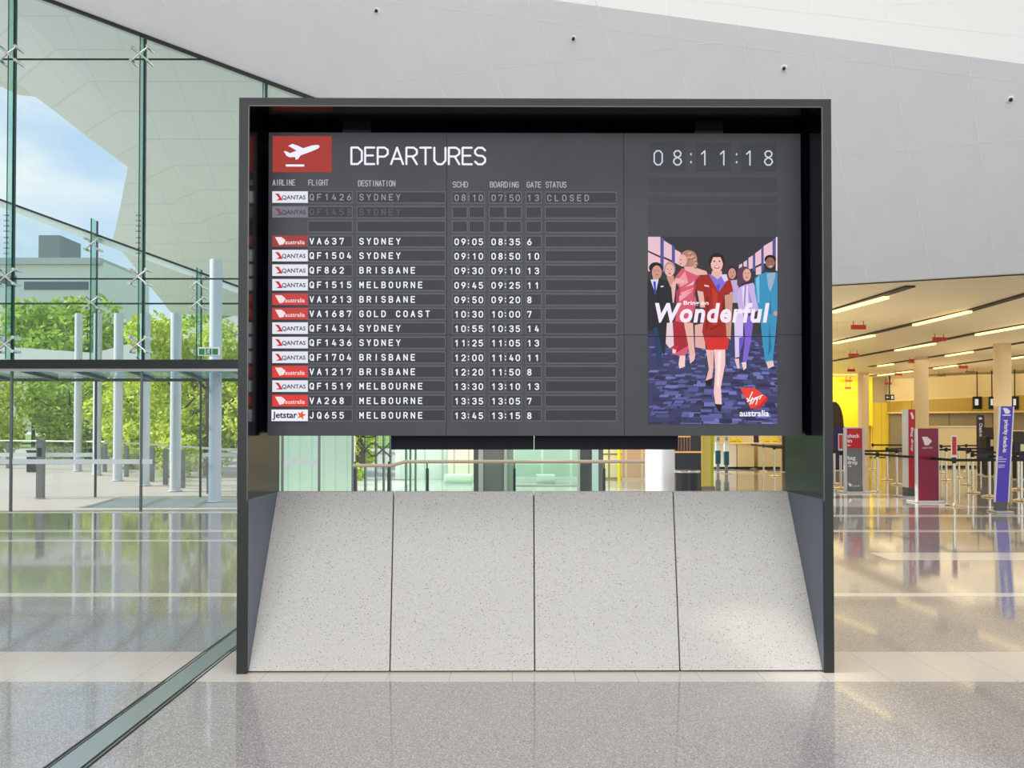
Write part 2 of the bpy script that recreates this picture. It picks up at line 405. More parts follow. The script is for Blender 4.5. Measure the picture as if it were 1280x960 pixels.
# upright white fascia above the crease
kn = Vector((ku.y, -ku.x, 0)).normalized()
if kn.y > 0: kn = -kn
top = 14.0
q = [X0, Ke, Vector((Ke.x, Ke.y, top)), Vector((X0.x, X0.y, top))]
fz = struct(MB().prism(q, -kn * .15).build('ceiling.001', WHITE2), 'bright white fascia above the crease of the ceiling')
n2 = (q[1] - q[0]).cross(q[2] - q[0]).normalized()
if n2.y > 0: n2 = -n2
sm = MB(); toC = n2
for x in (742, 833, 923, 1015, 1111, 1210, 1312):
    on_plane_strip(sm, plane_hit(x, kline(x) - 1, q[0], n2), plane_hit(x - 3, kline(x) - 190, q[0], n2), .01)
for a, b in [((820, -5), (1300, 48)), ((1110, 6), (1230, -1))]:
    on_plane_strip(sm, plane_hit(*a, q[0], n2), plane_hit(*b, q[0], n2), .01)
sm.build('panel_joints', SEAM, fz)
struct(MB().box((-16, -10, top), (20, 14, top + .2)).build('ceiling.002', WHITE2), 'high flat roof over the concourse')
struct(MB().box((-16.4, -10, 0), (-16.2, 14.5, top)).build('wall_sun_block', WHITE2), 'plain white side wall added to block sun from the concourse')  # out of view, put in to keep low sun off the interior
# hall ceiling
HC = gridmat('warm_ceiling_tile', (244, 230, 196), (222, 204, 164), .6, .6, .012, .4, .4)
nc = MB(); y0 = 14.0
nc.prism([C_ - cd * .83 + Vector((0, .12, 0)), De + Vector((0, .12, 0)), Vector((46, 46, HZ)), Vector((2.5, 46, HZ))], (0, 0, .2))
struct(nc.build('ceiling.003', HC), 'cream tiled ceiling of the check-in hall')

# hall walls
DB = 42.0
YEL = mat('yellow_wall', (255, 232, 24), .5); CREAM = mat('cream_wall', (226, 206, 158), .6)
OLIVE = gridmat('ochre_bulkhead', (190, 160, 70), (150, 126, 60), 1.6, None, .03, .5)
TAUPE = mat('taupe_panel', (150, 138, 112), .6)
struct(MB().box((3.5, DB, 0), (46, DB + .3, HZ)).build('wall_back', CREAM), 'cream back wall of the check-in hall')
def wallpanel(name, x0, x1, y0, y1, d, m, th=.12, label=None):
    a = W(x0, y1, d); b = W(x1, y0, d)
    return struct(MB().box((a.x, d, max(a.z, 0)), (b.x, d + th, min(b.z, HZ))).build(name, m), label)
wallpanel('wall_rear', 985, 1072, 470, 571, 41.0, YEL, .9, 'bright yellow end wall of the hall')
wallpanel('wall_rear', 1085, 1090.5, 470, 532, 41.0, YEL, .9)
wallpanel('wall_rear', 1089, 1113, 503.5, 571, 41.6, gridmat('yellow_boards', (254, 224, 70), (224, 190, 44), .5, None, .04, .5), .3)
# ochre bulkhead over the counters, nearer on the right like the ceiling lights
a0, b0 = W(1113, 500, 41), W(1330, 486, 34)
def bulk(name, ya0, ya1, yb0, yb1, m, xa=1113, da=41, xb=1330, db=34, th=.4, label=None):
    p = [W(xa, ya1, da), W(xb, yb1, db), W(xb, yb0, db), W(xa, ya0, da)]
    return struct(MB().prism(p, (.05, th, 0)).build(name, m), label)
bulk('wall_rear', 502, 515, 492, 513, OLIVE, label='ochre bulkhead above the check-in counters')
bulk('wall_rear', 500, 502, 489, 491.5, mat('cream_edge', (236, 214, 150), .5), th=.5)
bulk('wall_rear', 515, 517, 513, 515, mat('cream_edge', (236, 214, 150), .5), th=.5)
bulk('wall_rear', 470, 500, 466, 489, CREAM, th=.45)
bulk('wall_rear', 517, 572, 515, 580, gridmat('taupe_doors', (150, 138, 112), (118, 106, 86), 1.1, None, .04, .5), da=41.3, db=34.4, th=.3, label='taupe panels behind the check-in counters')

# ------------------------------------------------------------------ GLASS FRONT (left)
TR0, TR1 = W(100, 461, DGL).z, W(100, 450, DGL).z
def ztop(x):
    return A_.z + (x - A_.x) * (B_.z - A_.z) / (B_.x - A_.x)
MX = [-11.95, W(17, 300, DGL).x, W(180, 300, DGL).x, W(333, 120, DGL).x, -2.25]
JZ = [W(100, 74, DGL).z, W(100, 348.5, DGL).z]
SPM = MB()
def spider(mb, c, r=.155, out=-.05):
    c = Vector(c)
    mb.rod(c + Vector((0, -.13, 0)), c + Vector((0, -.0, 0)), .022)
    for sx_ in (-1, 1):
        for sz in (-1, 1):
            e1 = c + Vector((sx_ * r, -.10, sz * r * .85))
            mb.rod(c + Vector((0, -.11, 0)), e1, .022, .014)
            mb.rod(e1 + Vector((0, -.035, 0)), e1 + Vector((0, .21, 0)), .03)
for i in range(4):
    xa, xb = MX[i], MX[i + 1]
    w = sroot('window_%d' % (i + 1), ((xa + xb) / 2, DGL, TR1), 'tall green tinted pane bay of the sloping glass front')
    MB().prism([(xa, DGL, TR1), (xb, DGL, TR1), (xb, DGL, min(ztop(xb), 14)), (xa, DGL, ztop(xa))], (0, .012, 0)).build('glass_pane', GL, w)
    zf = ztop(xb) - .05
    MB().box((xb - .008, DGL - .20, TR1), (xb + .008, DGL - .03, zf)).build('glass_fin', GLF, w)
    MB().box((xb - .022, DGL - .03, TR1), (xb + .022, DGL + .02, zf)).box((xb - .009, DGL - .205, TR1), (xb + .009, DGL - .20, zf)).build('fin_edge', EDGE, w)
    j = MB()
    for z in JZ:
        xe = xb if ztop(xb) > z else A_.x + (z - A_.z) * (B_.x - A_.x) / (B_.z - A_.z)
        if xe > xa: j.box((xa, DGL - .004, z - .014), (xe, DGL + .016, z + .014))
    if j.v: j.build('pane_joint', JOINT, w)
    for z in JZ + [W(100, 432, DGL).z]:
        if ztop(xb) > z + .1 and i < 3:
            s_ = MB(); spider(s_, (xb, DGL - .12, z)); s_.build('spider_fitting', CHROME, w, True)
    if i < 3:
        s_ = MB()
        for k in range(4):
            for g in (0, .42):
                z = W(100, 292, DGL).z - g + (k) * .1
                s_.rod((xb - .07, DGL - .18, z), (xb + .05, DGL - .18, z), .014)
        s_.build('fin_bolt', STEEL, w)
o = MB(); d = .05
o.prism([(MX[0], DGL - .06, ztop(MX[0]) - .03), (MX[4], DGL - .06, ztop(MX[4]) - .03), (MX[4], DGL - .06, ztop(MX[4]) + .03), (MX[0], DGL - .06, ztop(MX[0]) + .03)], (0, .08, 0))
struct(o.build('trim_30', BLK2), 'black edge where the glass front meets the ceiling')
struct(MB().box((MX[0], DGL - .1, TR0), (-2.25, DGL + .08, TR1)).build('trim_31', mat('dark_transom', (34, 36, 38), .35, .3)), 'dark transom above the glass doors')
struct(MB().box((MX[0], DGL - .06, 0), (-2.9, DGL + .1, .012)).build('trim_32', PALE))
ALU = mat('anodised_aluminium', (176, 176, 172), .3, .8)
dpx = [-140, 14, 176.5, 298, 353, 399, 441]
for i in range(len(dpx) - 1):
    xa, xb = W(dpx[i], 560, DGL).x, W(dpx[i + 1], 560, DGL).x
    w = sroot('door_%d' % (i + 1), ((xa + xb) / 2, DGL, 0), 'clear sliding glass door leaf under the dark transom')
    MB().box((xa + .02, DGL - .006, .02), (xb - .02, DGL + .006, TR0)).build('glass_pane', GLL, w)
    if i in (0, 1, 3, 4, 5): MB().box((xb - .02, DGL - .02, 0), (xb + .02, DGL + .02, TR0)).build('stile', mat('stile_grey', (112, 116, 116), .35, .6), w)
    MB().box((xa, DGL - .05, TR0 - .05), (xb, DGL + .05, TR0)).build('header_rail', ALU, w)
    za, zb = W(0, 580, DGL).z, W(0, 574, DGL).z
    if i in (0, 1, 3, 4):
        MB().box((xa + .03, DGL - .010, za), (xb - .03, DGL - .007, zb)).build('frosted_band', FROST, w)
MB().box((W(178, 560, DGL).x, DGL - .010, za), (W(191, 560, DGL).x, DGL - .007, zb)).build('frosted_band', FROST, bpy.data.objects['door_3'])
# hidden header closing the front behind the board
# exit sign
ex = empty('exit_sign', W(262, 447, DGL - .15), 'green running man exit sign on the dark transom', 'sign')
a, b = W(248, 445, DGL - .16), W(275, 434, DGL - .16)
ob = MB().box((a.x, DGL - .19, a.z), (b.x, DGL - .13, b.z)).build('sign_body', mat('sign_white', (232, 236, 232), .4), ex); bevel(ob, .01)
gm = MB()
for u0, u1 in ((.06, .32), (.36, .64), (.68, .94)):
    x0, x1 = a.x + (b.x - a.x) * u0, a.x + (b.x - a.x) * u1
    gm.box((x0, DGL - .193, a.z + .02), (x1, DGL - .19, b.z - .03))
gm.build('green_panel', mat('exit_green', (20, 130, 70), .4), ex)
rm = MB()
cx, cz, s_ = (a.x + b.x) / 2, (a.z + b.z) / 2 - .005, .05
def pt(u, v): return (cx + u * s_, DGL - .195, cz + v * s_)
rm.ball(pt(.15, .85), .011, 8)
rm.path([pt(.1, .6), pt(-.1, 0), pt(.35, -.35), pt(.15, -.95)], .007).path([pt(-.1, 0), pt(-.3, -.5), pt(-.8, -.6)], .007).path([pt(.1, .5), pt(.6, .2)], .006).path([pt(.1, .5), pt(-.4, .45), pt(-.6, .1)], .006)
rm.build('running_figure', mat('sign_white', (232, 236, 232), .4), ex)

# inner glass screen of the vestibule
D2 = 17.8
P0, P1 = W(-60, 229, D2), W(310, 364, D2)
def zt2(x): return P0.z + (x - P0.x) * (P1.z - P0.z) / (P1.x - P0.x)
X2 = [W(-40, 500, D2).x, W(120, 500, D2).x, W(251, 500, D2).x, W(345, 500, D2).x]
T2 = W(100, 473, D2).z
for i in range(3):
    xa, xb = X2[i], X2[i + 1]
    w = sroot('window_%d' % (i + 11), ((xa + xb) / 2, D2, 0), 'outer glass screen of the entrance vestibule with sloping top')
    MB().prism([(xa, D2, T2), (xb, D2, T2), (xb, D2, zt2(xb)), (xa, D2, zt2(xa))], (0, .012, 0)).build('glass_pane', GLL, w)
    MB().box((xa, D2, .02), (xb, D2 + .01, T2 - .06)).build('glass_door', GLL, w)
    zh = zt2(xb) + (.35 if i == 0 else .1)
    if i < 2:
        MB().box((xb - .008, D2 - .25, T2), (xb + .008, D2 - .02, zh)).build('glass_fin', GLF, w)
        MB().box((xb - .014, D2 - .02, T2), (xb + .014, D2 + .02, zh)).box((xb - .012, D2 - .262, T2), (xb + .012, D2 - .25, zh)).build('fin_edge', EDGE, w)
        for zz in (W(0, 308, D2).z if i == 0 else W(0, 355, D2).z, W(0, 380, D2).z):
            m_ = MB(); spider(m_, (xb, D2 - .14, zz), .14); m_.build('spider_fitting', CHROME, w, True)
        MB().box((xb - .02, D2 - .02, 0), (xb + .02, D2 + .02, T2)).build('stile', mat('dark_stile', (70, 74, 74), .4, .5), w)
    MB().box((xa, D2 - .01, W(0, 380.5, D2).z), (xb, D2 + .02, W(0, 378.5, D2).z)).build('pane_joint', JOINT, w)
    MB().prism([(xa, D2 - .03, zt2(xa)), (xb, D2 - .03, zt2(xb)), (xb, D2 - .03, zt2(xb) + .05), (xa, D2 - .03, zt2(xa) + .05)], (0, .1, 0)).build('top_edge', JOINT, w)
    MB().prism([(xa, D2 - .02, zt2(xa) - .14), (xb, D2 - .02, zt2(xb) - .14), (xb, D2 - .02, zt2(xb)), (xa, D2 - .02, zt2(xa))], (0, .06, 0)).build('white_capping', mat('sign_white', (232, 236, 232), .4), w)
    za, zb = W(0, 571, D2).z, W(0, 566, D2).z
    if i != 1: MB().box((xa + .05, D2 - .006, za), (xb - .05, D2 - .003, zb)).build('frosted_band', FROST, w)
struct(MB().box((X2[0], D2 - .04, T2 - .07), (X2[3], D2 + .06, T2)).build('trim_33', mat('dark_stile', (70, 74, 74), .4, .5)))
# glazed blue canopy between the two glass fronts
cp = empty('glass_canopy', (-9.5, 16.4, T2), 'pale blue glass entrance canopy between the two glass fronts', 'canopy')
MB().prism([(-12.5, 15.2, T2 + .12), (-5.6, 15.2, T2 + .12), (-5.6, 17.5, T2 - .0), (-12.5, 17.5, T2 - .0)], (0, 0, .02)).build('glass_sheet', glass('blue_canopy_glass', (.6, .82, .9), 1.0, .05, base=(.55, .80, .92, .30)), cp)
rb = MB()
for k in range(7):
    x = -12.3 + k * 1.1
    rb.prism([(x, 15.2, T2 + .04), (x + .06, 15.2, T2 + .04), (x - .25, 17.5, T2 - .08), (x - .31, 17.5, T2 - .08)], (0, 0, .08))
rb.build('ribs', mat('dark_stile', (70, 74, 74), .4, .5), cp)

# ------------------------------------------------------------------ OUTSIDE
PAVE = mat('pink_grey_paving', (176, 166, 160), .6, noise=.06, nscale=1.2)
struct(MB().box((-60, DGL + .1, -.25), (-3.0, 60, -.01)).build('ground', gridmat('paving', (182, 172, 166), (150, 142, 138), 2.4, 1.2, .02, .5)), 'pinkish grey paving of the forecourt')
struct(MB().box((-140, 60, -.6), (60, 200, -.1)).build('ground.001', mat('far_lawn', (120, 150, 60), .9, noise=.2, nscale=.3)), 'grass beyond the forecourt')
# row of slim round columns
cpos = [(268.5, 627), (219, 614), (180.5, 607), (147, 601), (121, 594), (97, 589)]
ordn = ['first', 'second', 'third', 'fourth', 'fifth', 'sixth']
for k, (px, py) in enumerate(cpos):
    g = G(px, py); h = W(px, 325, g.y).z if k == 0 else W(px, 392, g.y).z
    ob = MB().lathe(g, [(.175, 0), (.175, .02), (.13, .03), (.13, h - .02), (.125, h)]).build('column', COLM, None, True, g)
    tag(ob, 'slim pale round column outside, %s of the row from the departures board' % ordn[k], 'column', 'slim columns along the forecourt')
# railing beyond the columns
rp = [G(300, 624), G(262, 617), G(228, 610), G(207, 606), G(190, 602), G(158, 596), G(131, 590), Vector((-20, 30.5, 0)), Vector((-30, 33, 0)), Vector((-42, 34.5, 0))]
rl = empty('railing', rp[3], 'steel railing with glass infill and flat posts along the forecourt edge', 'railing')
MB().path([p + Vector((0, 0, 1.1)) for p in rp], .03).build('handrail', STEEL, rl, True)
for p in rp[:8]:
    MB().box(p + Vector((-.06, -.04, 0)), p + Vector((.06, .04, 1.02))).build('post', GREYM, rl)
for p, q_ in zip(rp[:-1], rp[1:]):
    MB().prism([p + Vector((0, 0, .1)), q_ + Vector((0, 0, .1)), q_ + Vector((0, 0, .95)), p + Vector((0, 0, .95))], (0, .012, 0)).build('glass_panel', GLL, rl)
# help point / card reader post
g = G(50.5, 623)
hp = empty('intercom_post', g, 'grey steel reader post standing outside between the glass doors', 'post')
ob = MB().box(g + Vector((-.075, -.05, 0)), g + Vector((.075, .05, 1.28))).prism([g + Vector((-.075, -.05, 1.28)), g + Vector((.075, -.05, 1.28)), g + Vector((.075, -.05, 1.32)), g + Vector((-.075, -.05, 1.38))], (0, .1, 0)).build('post_body', GREYM, hp)
MB().box(g + Vector((-.05, -.056, .95)), g + Vector((.05, -.05, 1.15))).build('reader_panel', mat('reader_dark', (40, 52, 58), .3), hp)
MB().box(g + Vector((-.1, -.08, 0)), g + Vector((.1, .08, .015))).build('foot_plate', STEEL, hp)
g2 = G(40.5, 590)
tag(bevel(MB().box(g2 + Vector((-.16, -.1, 0)), g2 + Vector((.16, .1, .75))).box(g2 + Vector((-.18, -.12, .75)), g2 + Vector((.18, .12, .8))).build('litter_bin', mat('reader_dark', (40, 52, 58), .3), None, False, g2), .01), 'small dark litter bin on the paving beside the reader post', 'bin')

# trees ----------------------------------------------------------------------
LEAFS = []
def leafmat(name, c0, c1):
    m = bpy.data.materials.new(name); m.use_nodes = True
    t = m.node_tree; b = t.nodes['Principled BSDF']; b.inputs['Roughness'].default_value = .6; b.inputs['Specular IOR Level'].default_value = .2
    g_ = t.nodes.new('ShaderNodeNewGeometry'); r = t.nodes.new('ShaderNodeValToRGB')
    r.color_ramp.elements[0].color = lin(c0); r.color_ramp.elements[1].color = lin(c1)
    t.links.new(g_.outputs['Random Per Island'], r.inputs[0]); t.links.new(r.outputs[0], b.inputs['Base Color'])
    tl = t.nodes.new('ShaderNodeBsdfTranslucent'); mix = t.nodes.new('ShaderNodeMixShader'); mix.inputs[0].default_value = .35
    t.links.new(r.outputs[0], tl.inputs[0]); o_ = t.nodes['Material Output']
    t.links.new(b.outputs[0], mix.inputs[1]); t.links.new(tl.outputs[0], mix.inputs[2]); t.links.new(mix.outputs[0], o_.inputs[0])
    return m
LA = leafmat('bright_leaves', (150, 176, 46), (228, 236, 112)); LBm = leafmat('fresh_leaves', (118, 158, 56), (198, 218, 104)); LC = leafmat('deep_leaves', (84, 116, 50), (156, 178, 82))
BARK = mat('bark', (86, 70, 56), .9)
rng = random.Random(5)
def tree(base, r, h, m, n, label, leaf=.22, low=.5, name='tree'):
    t = empty(name, base, label, 'tree', 'trees beyond the forecourt railing')
    tr = MB(); b = Vector(base)
    tr.rod(b, b + Vector((0, 0, h * .62)), .17, .09)
    for k in range(5):
        a = k * 1.3; s0 = b + Vector((0, 0, h * (.3 + .07 * k)))
        tr.rod(s0, s0 + Vector((math.cos(a) * r * .6, math.sin(a) * r * .6, h * .2)), .06, .02, 7)
    tr.build('trunk', BARK, t, True)
    f = MB()
    cl = []
    for k in range(16):
        a = rng.uniform(0, 2 * PI); rr = r * rng.uniform(.15, .72)
        cl.append((Vector((math.cos(a) * rr, math.sin(a) * rr, rng.uniform(low, h * .88))), r * rng.uniform(.28, .46)))
    for k in range(n):
        c, cr_ = cl[k % len(cl)]
        v = Vector((rng.gauss(0, 1), rng.gauss(0, 1), rng.gauss(0, 1))).normalized() * cr_ * rng.uniform(.6, 1.05)
        p = b + c + v
        u = Vector((rng.gauss(0, 1), rng.gauss(0, 1), rng.gauss(0, 1))).normalized(); w_ = u.orthogonal().normalized(); s_ = leaf * rng.uniform(.6, 1.2)
        f.poly([p - u * s_, p + w_ * s_ * .5, p + u * s_, p - w_ * s_ * .5])
    f.build('foliage', m, t)
    return t
tl = [(-24.5, 35, 2.6, 4.2, LA), (-21, 36.5, 2.5, 4.3, LBm), (-17.3, 34.2, 2.0, 4.1, LA), (-14.6, 31.0, 1.8, 4.0, LA), (-12.6, 28.2, 1.9, 5.9, LA), (-10.2, 25.8, 1.7, 5.6, LA),
      (-29.5, 38, 3.0, 4.6, LBm), (-19.5, 41.5, 2.9, 5.0, LBm), (-15.0, 36.2, 2.4, 4.8, LC), (-8.0, 26.0, 1.6, 3.9, LA)]
rel = ['behind the sixth column', 'behind the fifth and sixth columns', 'beside the fifth column', 'between the third and fourth columns', 'rising above the transom by the third column', 'rising above the transom by the second column', 'at the far end of the railing', 'in the second row, above the far columns', 'darker, in the second row above the third column', 'pale, just past the first column']
for (x, y, r, h, m), w in zip(tl, rel):
    tree((x, y, -.05), r, h, m, 5200, 'leafy yellow green tree ' + w, .11 if y < 30 else .14, .25)
for k, x in enumerate((-50, -43, -36.5, -30, -24, -18)):
    tree((x, 66 + k % 2 * 3, -.4), 4.6, 13.6 + (k % 3) * .4, LBm, 3200, 'tall distant tree over the white roof, %s of six from the board' % ordn[5 - k], .32, 2.5)

tree((-4.72, 24.0, -.05), .75, 3.0, LA, 2600, 'small bright green tree seen under the screen beside the glass door', .08, .2)
# white covered-walkway roof in the distance
DW = 46.0
pp = [W(-80, 428, DW), W(118, 441, DW), W(230, 412, DW), W(330, 384, DW), W(330, 452, DW), W(118, 455, DW), W(-80, 446, DW)]
tag(MB().prism(pp, (-1, 4, 0)).build('walkway_roof', mat('sunlit_white', (236, 234, 230), .6), None, False, pp[5]), 'low white folded walkway roof in the distance behind the columns', 'roof')
wr = bpy.data.objects['walkway_roof']
pm = MB()
for x in (-60, 60, 180, 300):
    g_ = W(x, 448, DW + 1.5); pm.rod((g_.x, g_.y, -.3), (g_.x, g_.y, g_.z), .15)
pm.build('supports', COLM, wr)
# pale office building far away
bd = empty('office_building', (W(40, 535, 80).x, 80, 0), 'pale grey flat roofed building far beyond the glass front', 'building')
def blk(x0, x1, y0, y1, d, dep, m, nm):
    a, b = W(x0, y1, d), W(x1, y0, d)
    return MB().box((a.x, d, a.z), (b.x, d + dep, b.z)).build(nm, m, bd)
PB = mat('pale_facade', (224, 226, 224), .6)
blk(-80, 130, 328, 540, 80, 10, PB, 'main_block'); blk(-80, 125, 322, 330, 79.5, 11, mat('roof_edge', (176, 182, 184), .5), 'roof_edge')
blk(48, 75, 294, 330, 82, 4, mat('plant_room', (120, 132, 130), .5), 'roof_tower')
blk(-80, 20, 345, 358, 79.9, 1, mat('window_dark', (96, 112, 116), .2), 'window_strip'); blk(30, 110, 352, 362, 79.9, 1, mat('window_dark', (96, 112, 116), .2), 'window_strip')
# the great folded roof wing over the forecourt
def dw(y): return 19.0 + (y + 90) * .022
ol = [(-120, -120), (420, -120), (420, 400), (215, 392), (141, 300), (148, 270), (160, 209), (148, 200), (110, 172), (80, 148), (47, 122), (20, 103), (-10, 100), (-120, 50)]
pp = [W(x, y, dw(y)) for x, y in ol]
wing = MB().prism(pp, (-.6, 2.2, .5)).build('roof_wing', gridmat('pale_cladding', (226, 230, 228), (216, 220, 218), 1.2, .55, .03, .6, axes=('X', 'Z')), None, False, (0, 0, 0))
tag(wing, 'huge pale folded roof wing with clad soffit outside above the entrance', 'roof')

# ------------------------------------------------------------------ DEPARTURES BOARD
YF, YB = DG(842), 5.72                          # front and back of the frame
BX0, BX1 = W(309, 842, YF).x, W(1031, 842, YF).x     # clear opening
OX0, OX1 = W(298, 480, YF).x, W(1041, 480, YF).x
OZ = W(640, 123.5, YF).z; IZ = W(640, 134, YF).z
bcx = (OX0 + OX1) / 2
B = empty('departures_board', (bcx, (YF + YB) / 2, 0), 'black framed departures board with leaning concrete base in the concourse', 'departure board')
def frame_bar(x0, x1, z0, z1):
    m = MB()
    m.mi(0).box((x0, YF + .004, z0), (x1, YB, z1))
    m.mi(1).box((x0, YF - .006, z0), (x1, YF + .004, z1))
    return m
frame_bar(OX0, BX0, 0, OZ).build('side_panel', [BLK, FRM], B)
frame_bar(BX1, OX1, 0, OZ).build('side_panel', [BLK, FRM], B)
frame_bar(BX0, BX1, IZ, OZ).build('top_panel', [BLK, FRM], B)
m = MB(); t_ = .006                                # thin polished lip round the opening
m.box((BX0 - t_, YF - .009, 1.12), (BX0 + .001, YF, IZ)).box((BX1 - .001, YF - .009, 1.12), (BX1 + t_, YF, IZ)).box((BX0, YF - .009, IZ - .001), (BX1, YF, IZ + t_))
m.build('edge_lip', mat('lip', (84, 88, 82), .35, .2), B)
# slate cheek plates inside the lower side panels
ck = mat('slate_cheek', (98, 107, 122), .25, .3)
SZ_ = W(640, 614.5, 5.66).z
MB().box((BX0 - .001, YF + .006, .001), (BX0 + .003, YB - .002, SZ_)).build('cheek_plate', ck, B)
MB().box((BX1 - .003, YF + .006, .001), (BX1 + .001, YB - .002, SZ_)).build('cheek_plate', ck, B)
# four leaning slabs
ST = W(640, 614.5, 5.66).z; YT = 5.66; y_b = YF + .02
def slab_at(px, py, s):   # x of a joint at the bottom (s=0) or at the top (s=1)
    return W(px, py, YT if s else y_b).x
jb = [BX0 - .002, slab_at(487, 840, 0), slab_at(668, 840, 0), slab_at(850, 840, 0), BX1 + .002]
jt = [BX0 - .001, slab_at(492.5, 615, 1), slab_at(667.5, 615, 1), slab_at(842, 615, 1), BX1 + .001]
g_ = .004
for i in range(4):
    lo_ = [(jb[i] + g_, y_b, .012), (jb[i + 1] - g_, y_b, .012), (jt[i + 1] - g_, YT, ST), (jt[i] + g_, YT, ST)]
    ob = MB().hexa([lo_[0], lo_[1], (jb[i + 1] - g_, y_b + .06, .012), (jb[i] + g_, y_b + .06, .012)], [lo_[3], lo_[2], (jt[i + 1] - g_, YT + .05, ST), (jt[i] + g_, YT + .05, ST)]).build('base_slab', CONC, B)
    bevel(ob, .004, 2)
MB().hexa([(BX0, y_b + .02, .0), (BX1, y_b + .02, .0), (BX1, y_b + .12, .0), (BX0, y_b + .12, .0)], [(BX0, YT + .01, ST - .03), (BX1, YT + .01, ST - .03), (BX1, YT + .06, ST - .03), (BX0, YT + .06, ST - .03)]).build('slab_backing', BLK2, B)
MB().box((BX0, YB - .03, W(640, 541, 5.7).z), (BX1, YB - .005, IZ)).build('back_panel', BLK2, B)
# beam carrying the screen
ys = 5.30
zb0, zb1 = W(640, 562, 5.50).z, W(640, 530, 5.50).z
xb0, xb1 = W(489, 550, 5.5).x, W(848, 550, 5.5).x
xm = W(668, 550, 5.5).x
BMM = mat('beam_black', (24, 28, 36), .6, spec=.2)
ob = MB().box((xb0, 5.5, zb0), (xm - .004, 5.6, zb1)).box((xm + .004, 5.5, zb0), (xb1, 5.6, zb1)).build('support_beam', BMM, B)
SX0, SX1 = W(335.5, 350, ys).x, W(1002.5, 350, ys).x
SZ0, SZ1 = W(640, 545, ys).z, W(640, 166, ys).z
m = MB().box((SX0 - .0, 5.46, 2.6), (BX0, 5.6, 2.75)).box((SX1, 5.46, 2.6), (BX1, 5.6, 2.75)).box((-1.2, 5.42, SZ1 - .5), (-1.0, 5.6, IZ)).box((1.3, 5.42, SZ1 - .5), (1.5, 5.6, IZ))
m.build('mounting_bracket', BLK2, B)
SCR = mat('led_screen_face', (66, 66, 70), .5, noise=.10, nscale=2.2, spec=.3)
scr = MB()
seam_x = [SX0, W(558, 350, ys).x, W(780, 350, ys).x, SX1]; seam_z = [SZ0, W(640, 418.5, ys).z, SZ1]
for i in range(3):
    for k in range(2):
        scr.box((seam_x[i] + .0015, ys, seam_z[k] + .0015), (seam_x[i + 1] - .0015, ys + .1, seam_z[k + 1] - .0015))
scr.mi(1).box((SX0 + .01, ys + .01, SZ0 + .01), (SX1 - .01, ys + .14, SZ1 - .01))
screen = scr.build('display_screen', [SCR, BLK2], B)
def SP(off=.001):
    def put(px, py):
        v = W(px, py, ys); return Vector((v.x, ys - off, v.z))
    return put
def quadpx(mb, x0, y0, x1, y1, put): mb.poly([put(x0, y1), put(x1, y1), put(x1, y0), put(x0, y0)])
WH = led((240, 242, 255)); DIM = led((150, 152, 156)); VDIM = led((92, 94, 98)); GREYT = led((176, 178, 182))
# darker recessed flap cells and their lighter rails
rows = [247, 265.5, 283.5, 302, 320, 338.2, 356.4, 374.5, 392.5, 410.5, 428.5, 446.8, 464.8, 482.8, 501, 519.2]
cells = [(386, 440), (447, 556), (566, 583.5), (587, 605), (612, 630), (633, 651), (658, 676), (682, 770)]
rail = mat('flap_rail', (84, 87, 90), .45, spec=.35); cellm = mat('flap_cell', (47, 49, 51), .5, spec=.3)
subtle = mat('dim_display_area', (58, 58, 61), .5, spec=.3)
m = MB(); p1 = SP(.0010); p2 = SP(.0016)
for y in rows:
    for x0, x1 in cells: quadpx(m.mi(0), x0 - 1, y - 7.6, x1 + 1.2, y + 7.8, p1)
    for x0, x1 in cells: quadpx(m.mi(1), x0, y - 6.3, x1, y + 6.3, p2)
    if y > 286: quadpx(m.mi(1), 341, y + 7.8, 385, y + 9, p2)
quadpx(m.mi(2), 810, 222, 972, 239, p1); quadpx(m.mi(2), 810, 245, 972, 253, p1); quadpx(m.mi(2), 810, 256, 972, 295, p1)
for k in range(3): quadpx(m.mi(2), 813 + k * 57, 178, 857 + k * 57, 214, p1)
m.build('flap_cells', [rail, cellm, subtle], screen)
# headline
m = MB(); put = SP(.002)
cx = 439.5
for ch, w_ in zip('DEPARTURES', (13, 11.5, 12.5, 15, 13, 13.5, 14, 13, 11.5, 12.5)):
    strokes(m, ch, cx, 205.6, w_, 20.6, 2.5, put); cx += w_ + 4.15
m.build('title_lettering', WH, screen)
# red take-off sign
m = MB(); quadpx(m.mi(0), 341.5, 171, 415, 216, SP(.0015))
put = SP(.0025)
def IC(x, y): return put(300 + x / 3.368, 100 + y / 3.368)
m.mi(1)
m.poly([IC(*q_) for q_ in ((186, 302), (197, 303), (213, 311), (240, 300), (205, 280), (222, 272), (240, 277), (268, 290), (305, 278), (330, 276), (337, 281), (332, 290), (300, 304), (262, 318), (232, 327), (210, 328), (198, 322))])
m.poly([IC(*q_) for q_ in ((232, 318), (262, 312), (246, 336), (236, 338))])
m.poly([IC(*q_) for q_ in ((195, 358), (272, 358), (272, 367), (195, 367))])
m.build('departure_icon', [led((168, 58, 50)), WH], screen)
# column headings
put = SP(.002)
for txt, x0, x1 in (('AIRLINE', 341.5, 370), ('FLIGHT', 386, 411.5), ('DESTINATION', 448, 495), ('SCHD', 566, 585.5), ('BOARDING', 612.5, 649), ('GATE', 658.5, 677), ('STATUS', 682, 708.5)):
    m = MB(); pitch = (x1 - x0) / len(txt)
    yb = 232.2 if x0 < 400 else (233 if x0 < 500 else 234.2)
    for i, ch in enumerate(txt): strokes(m, ch, x0 + i * pitch + .3, yb, pitch - 1.3, 6.6, 1.0, put)
    m.build('column_heading', GREYT, screen)
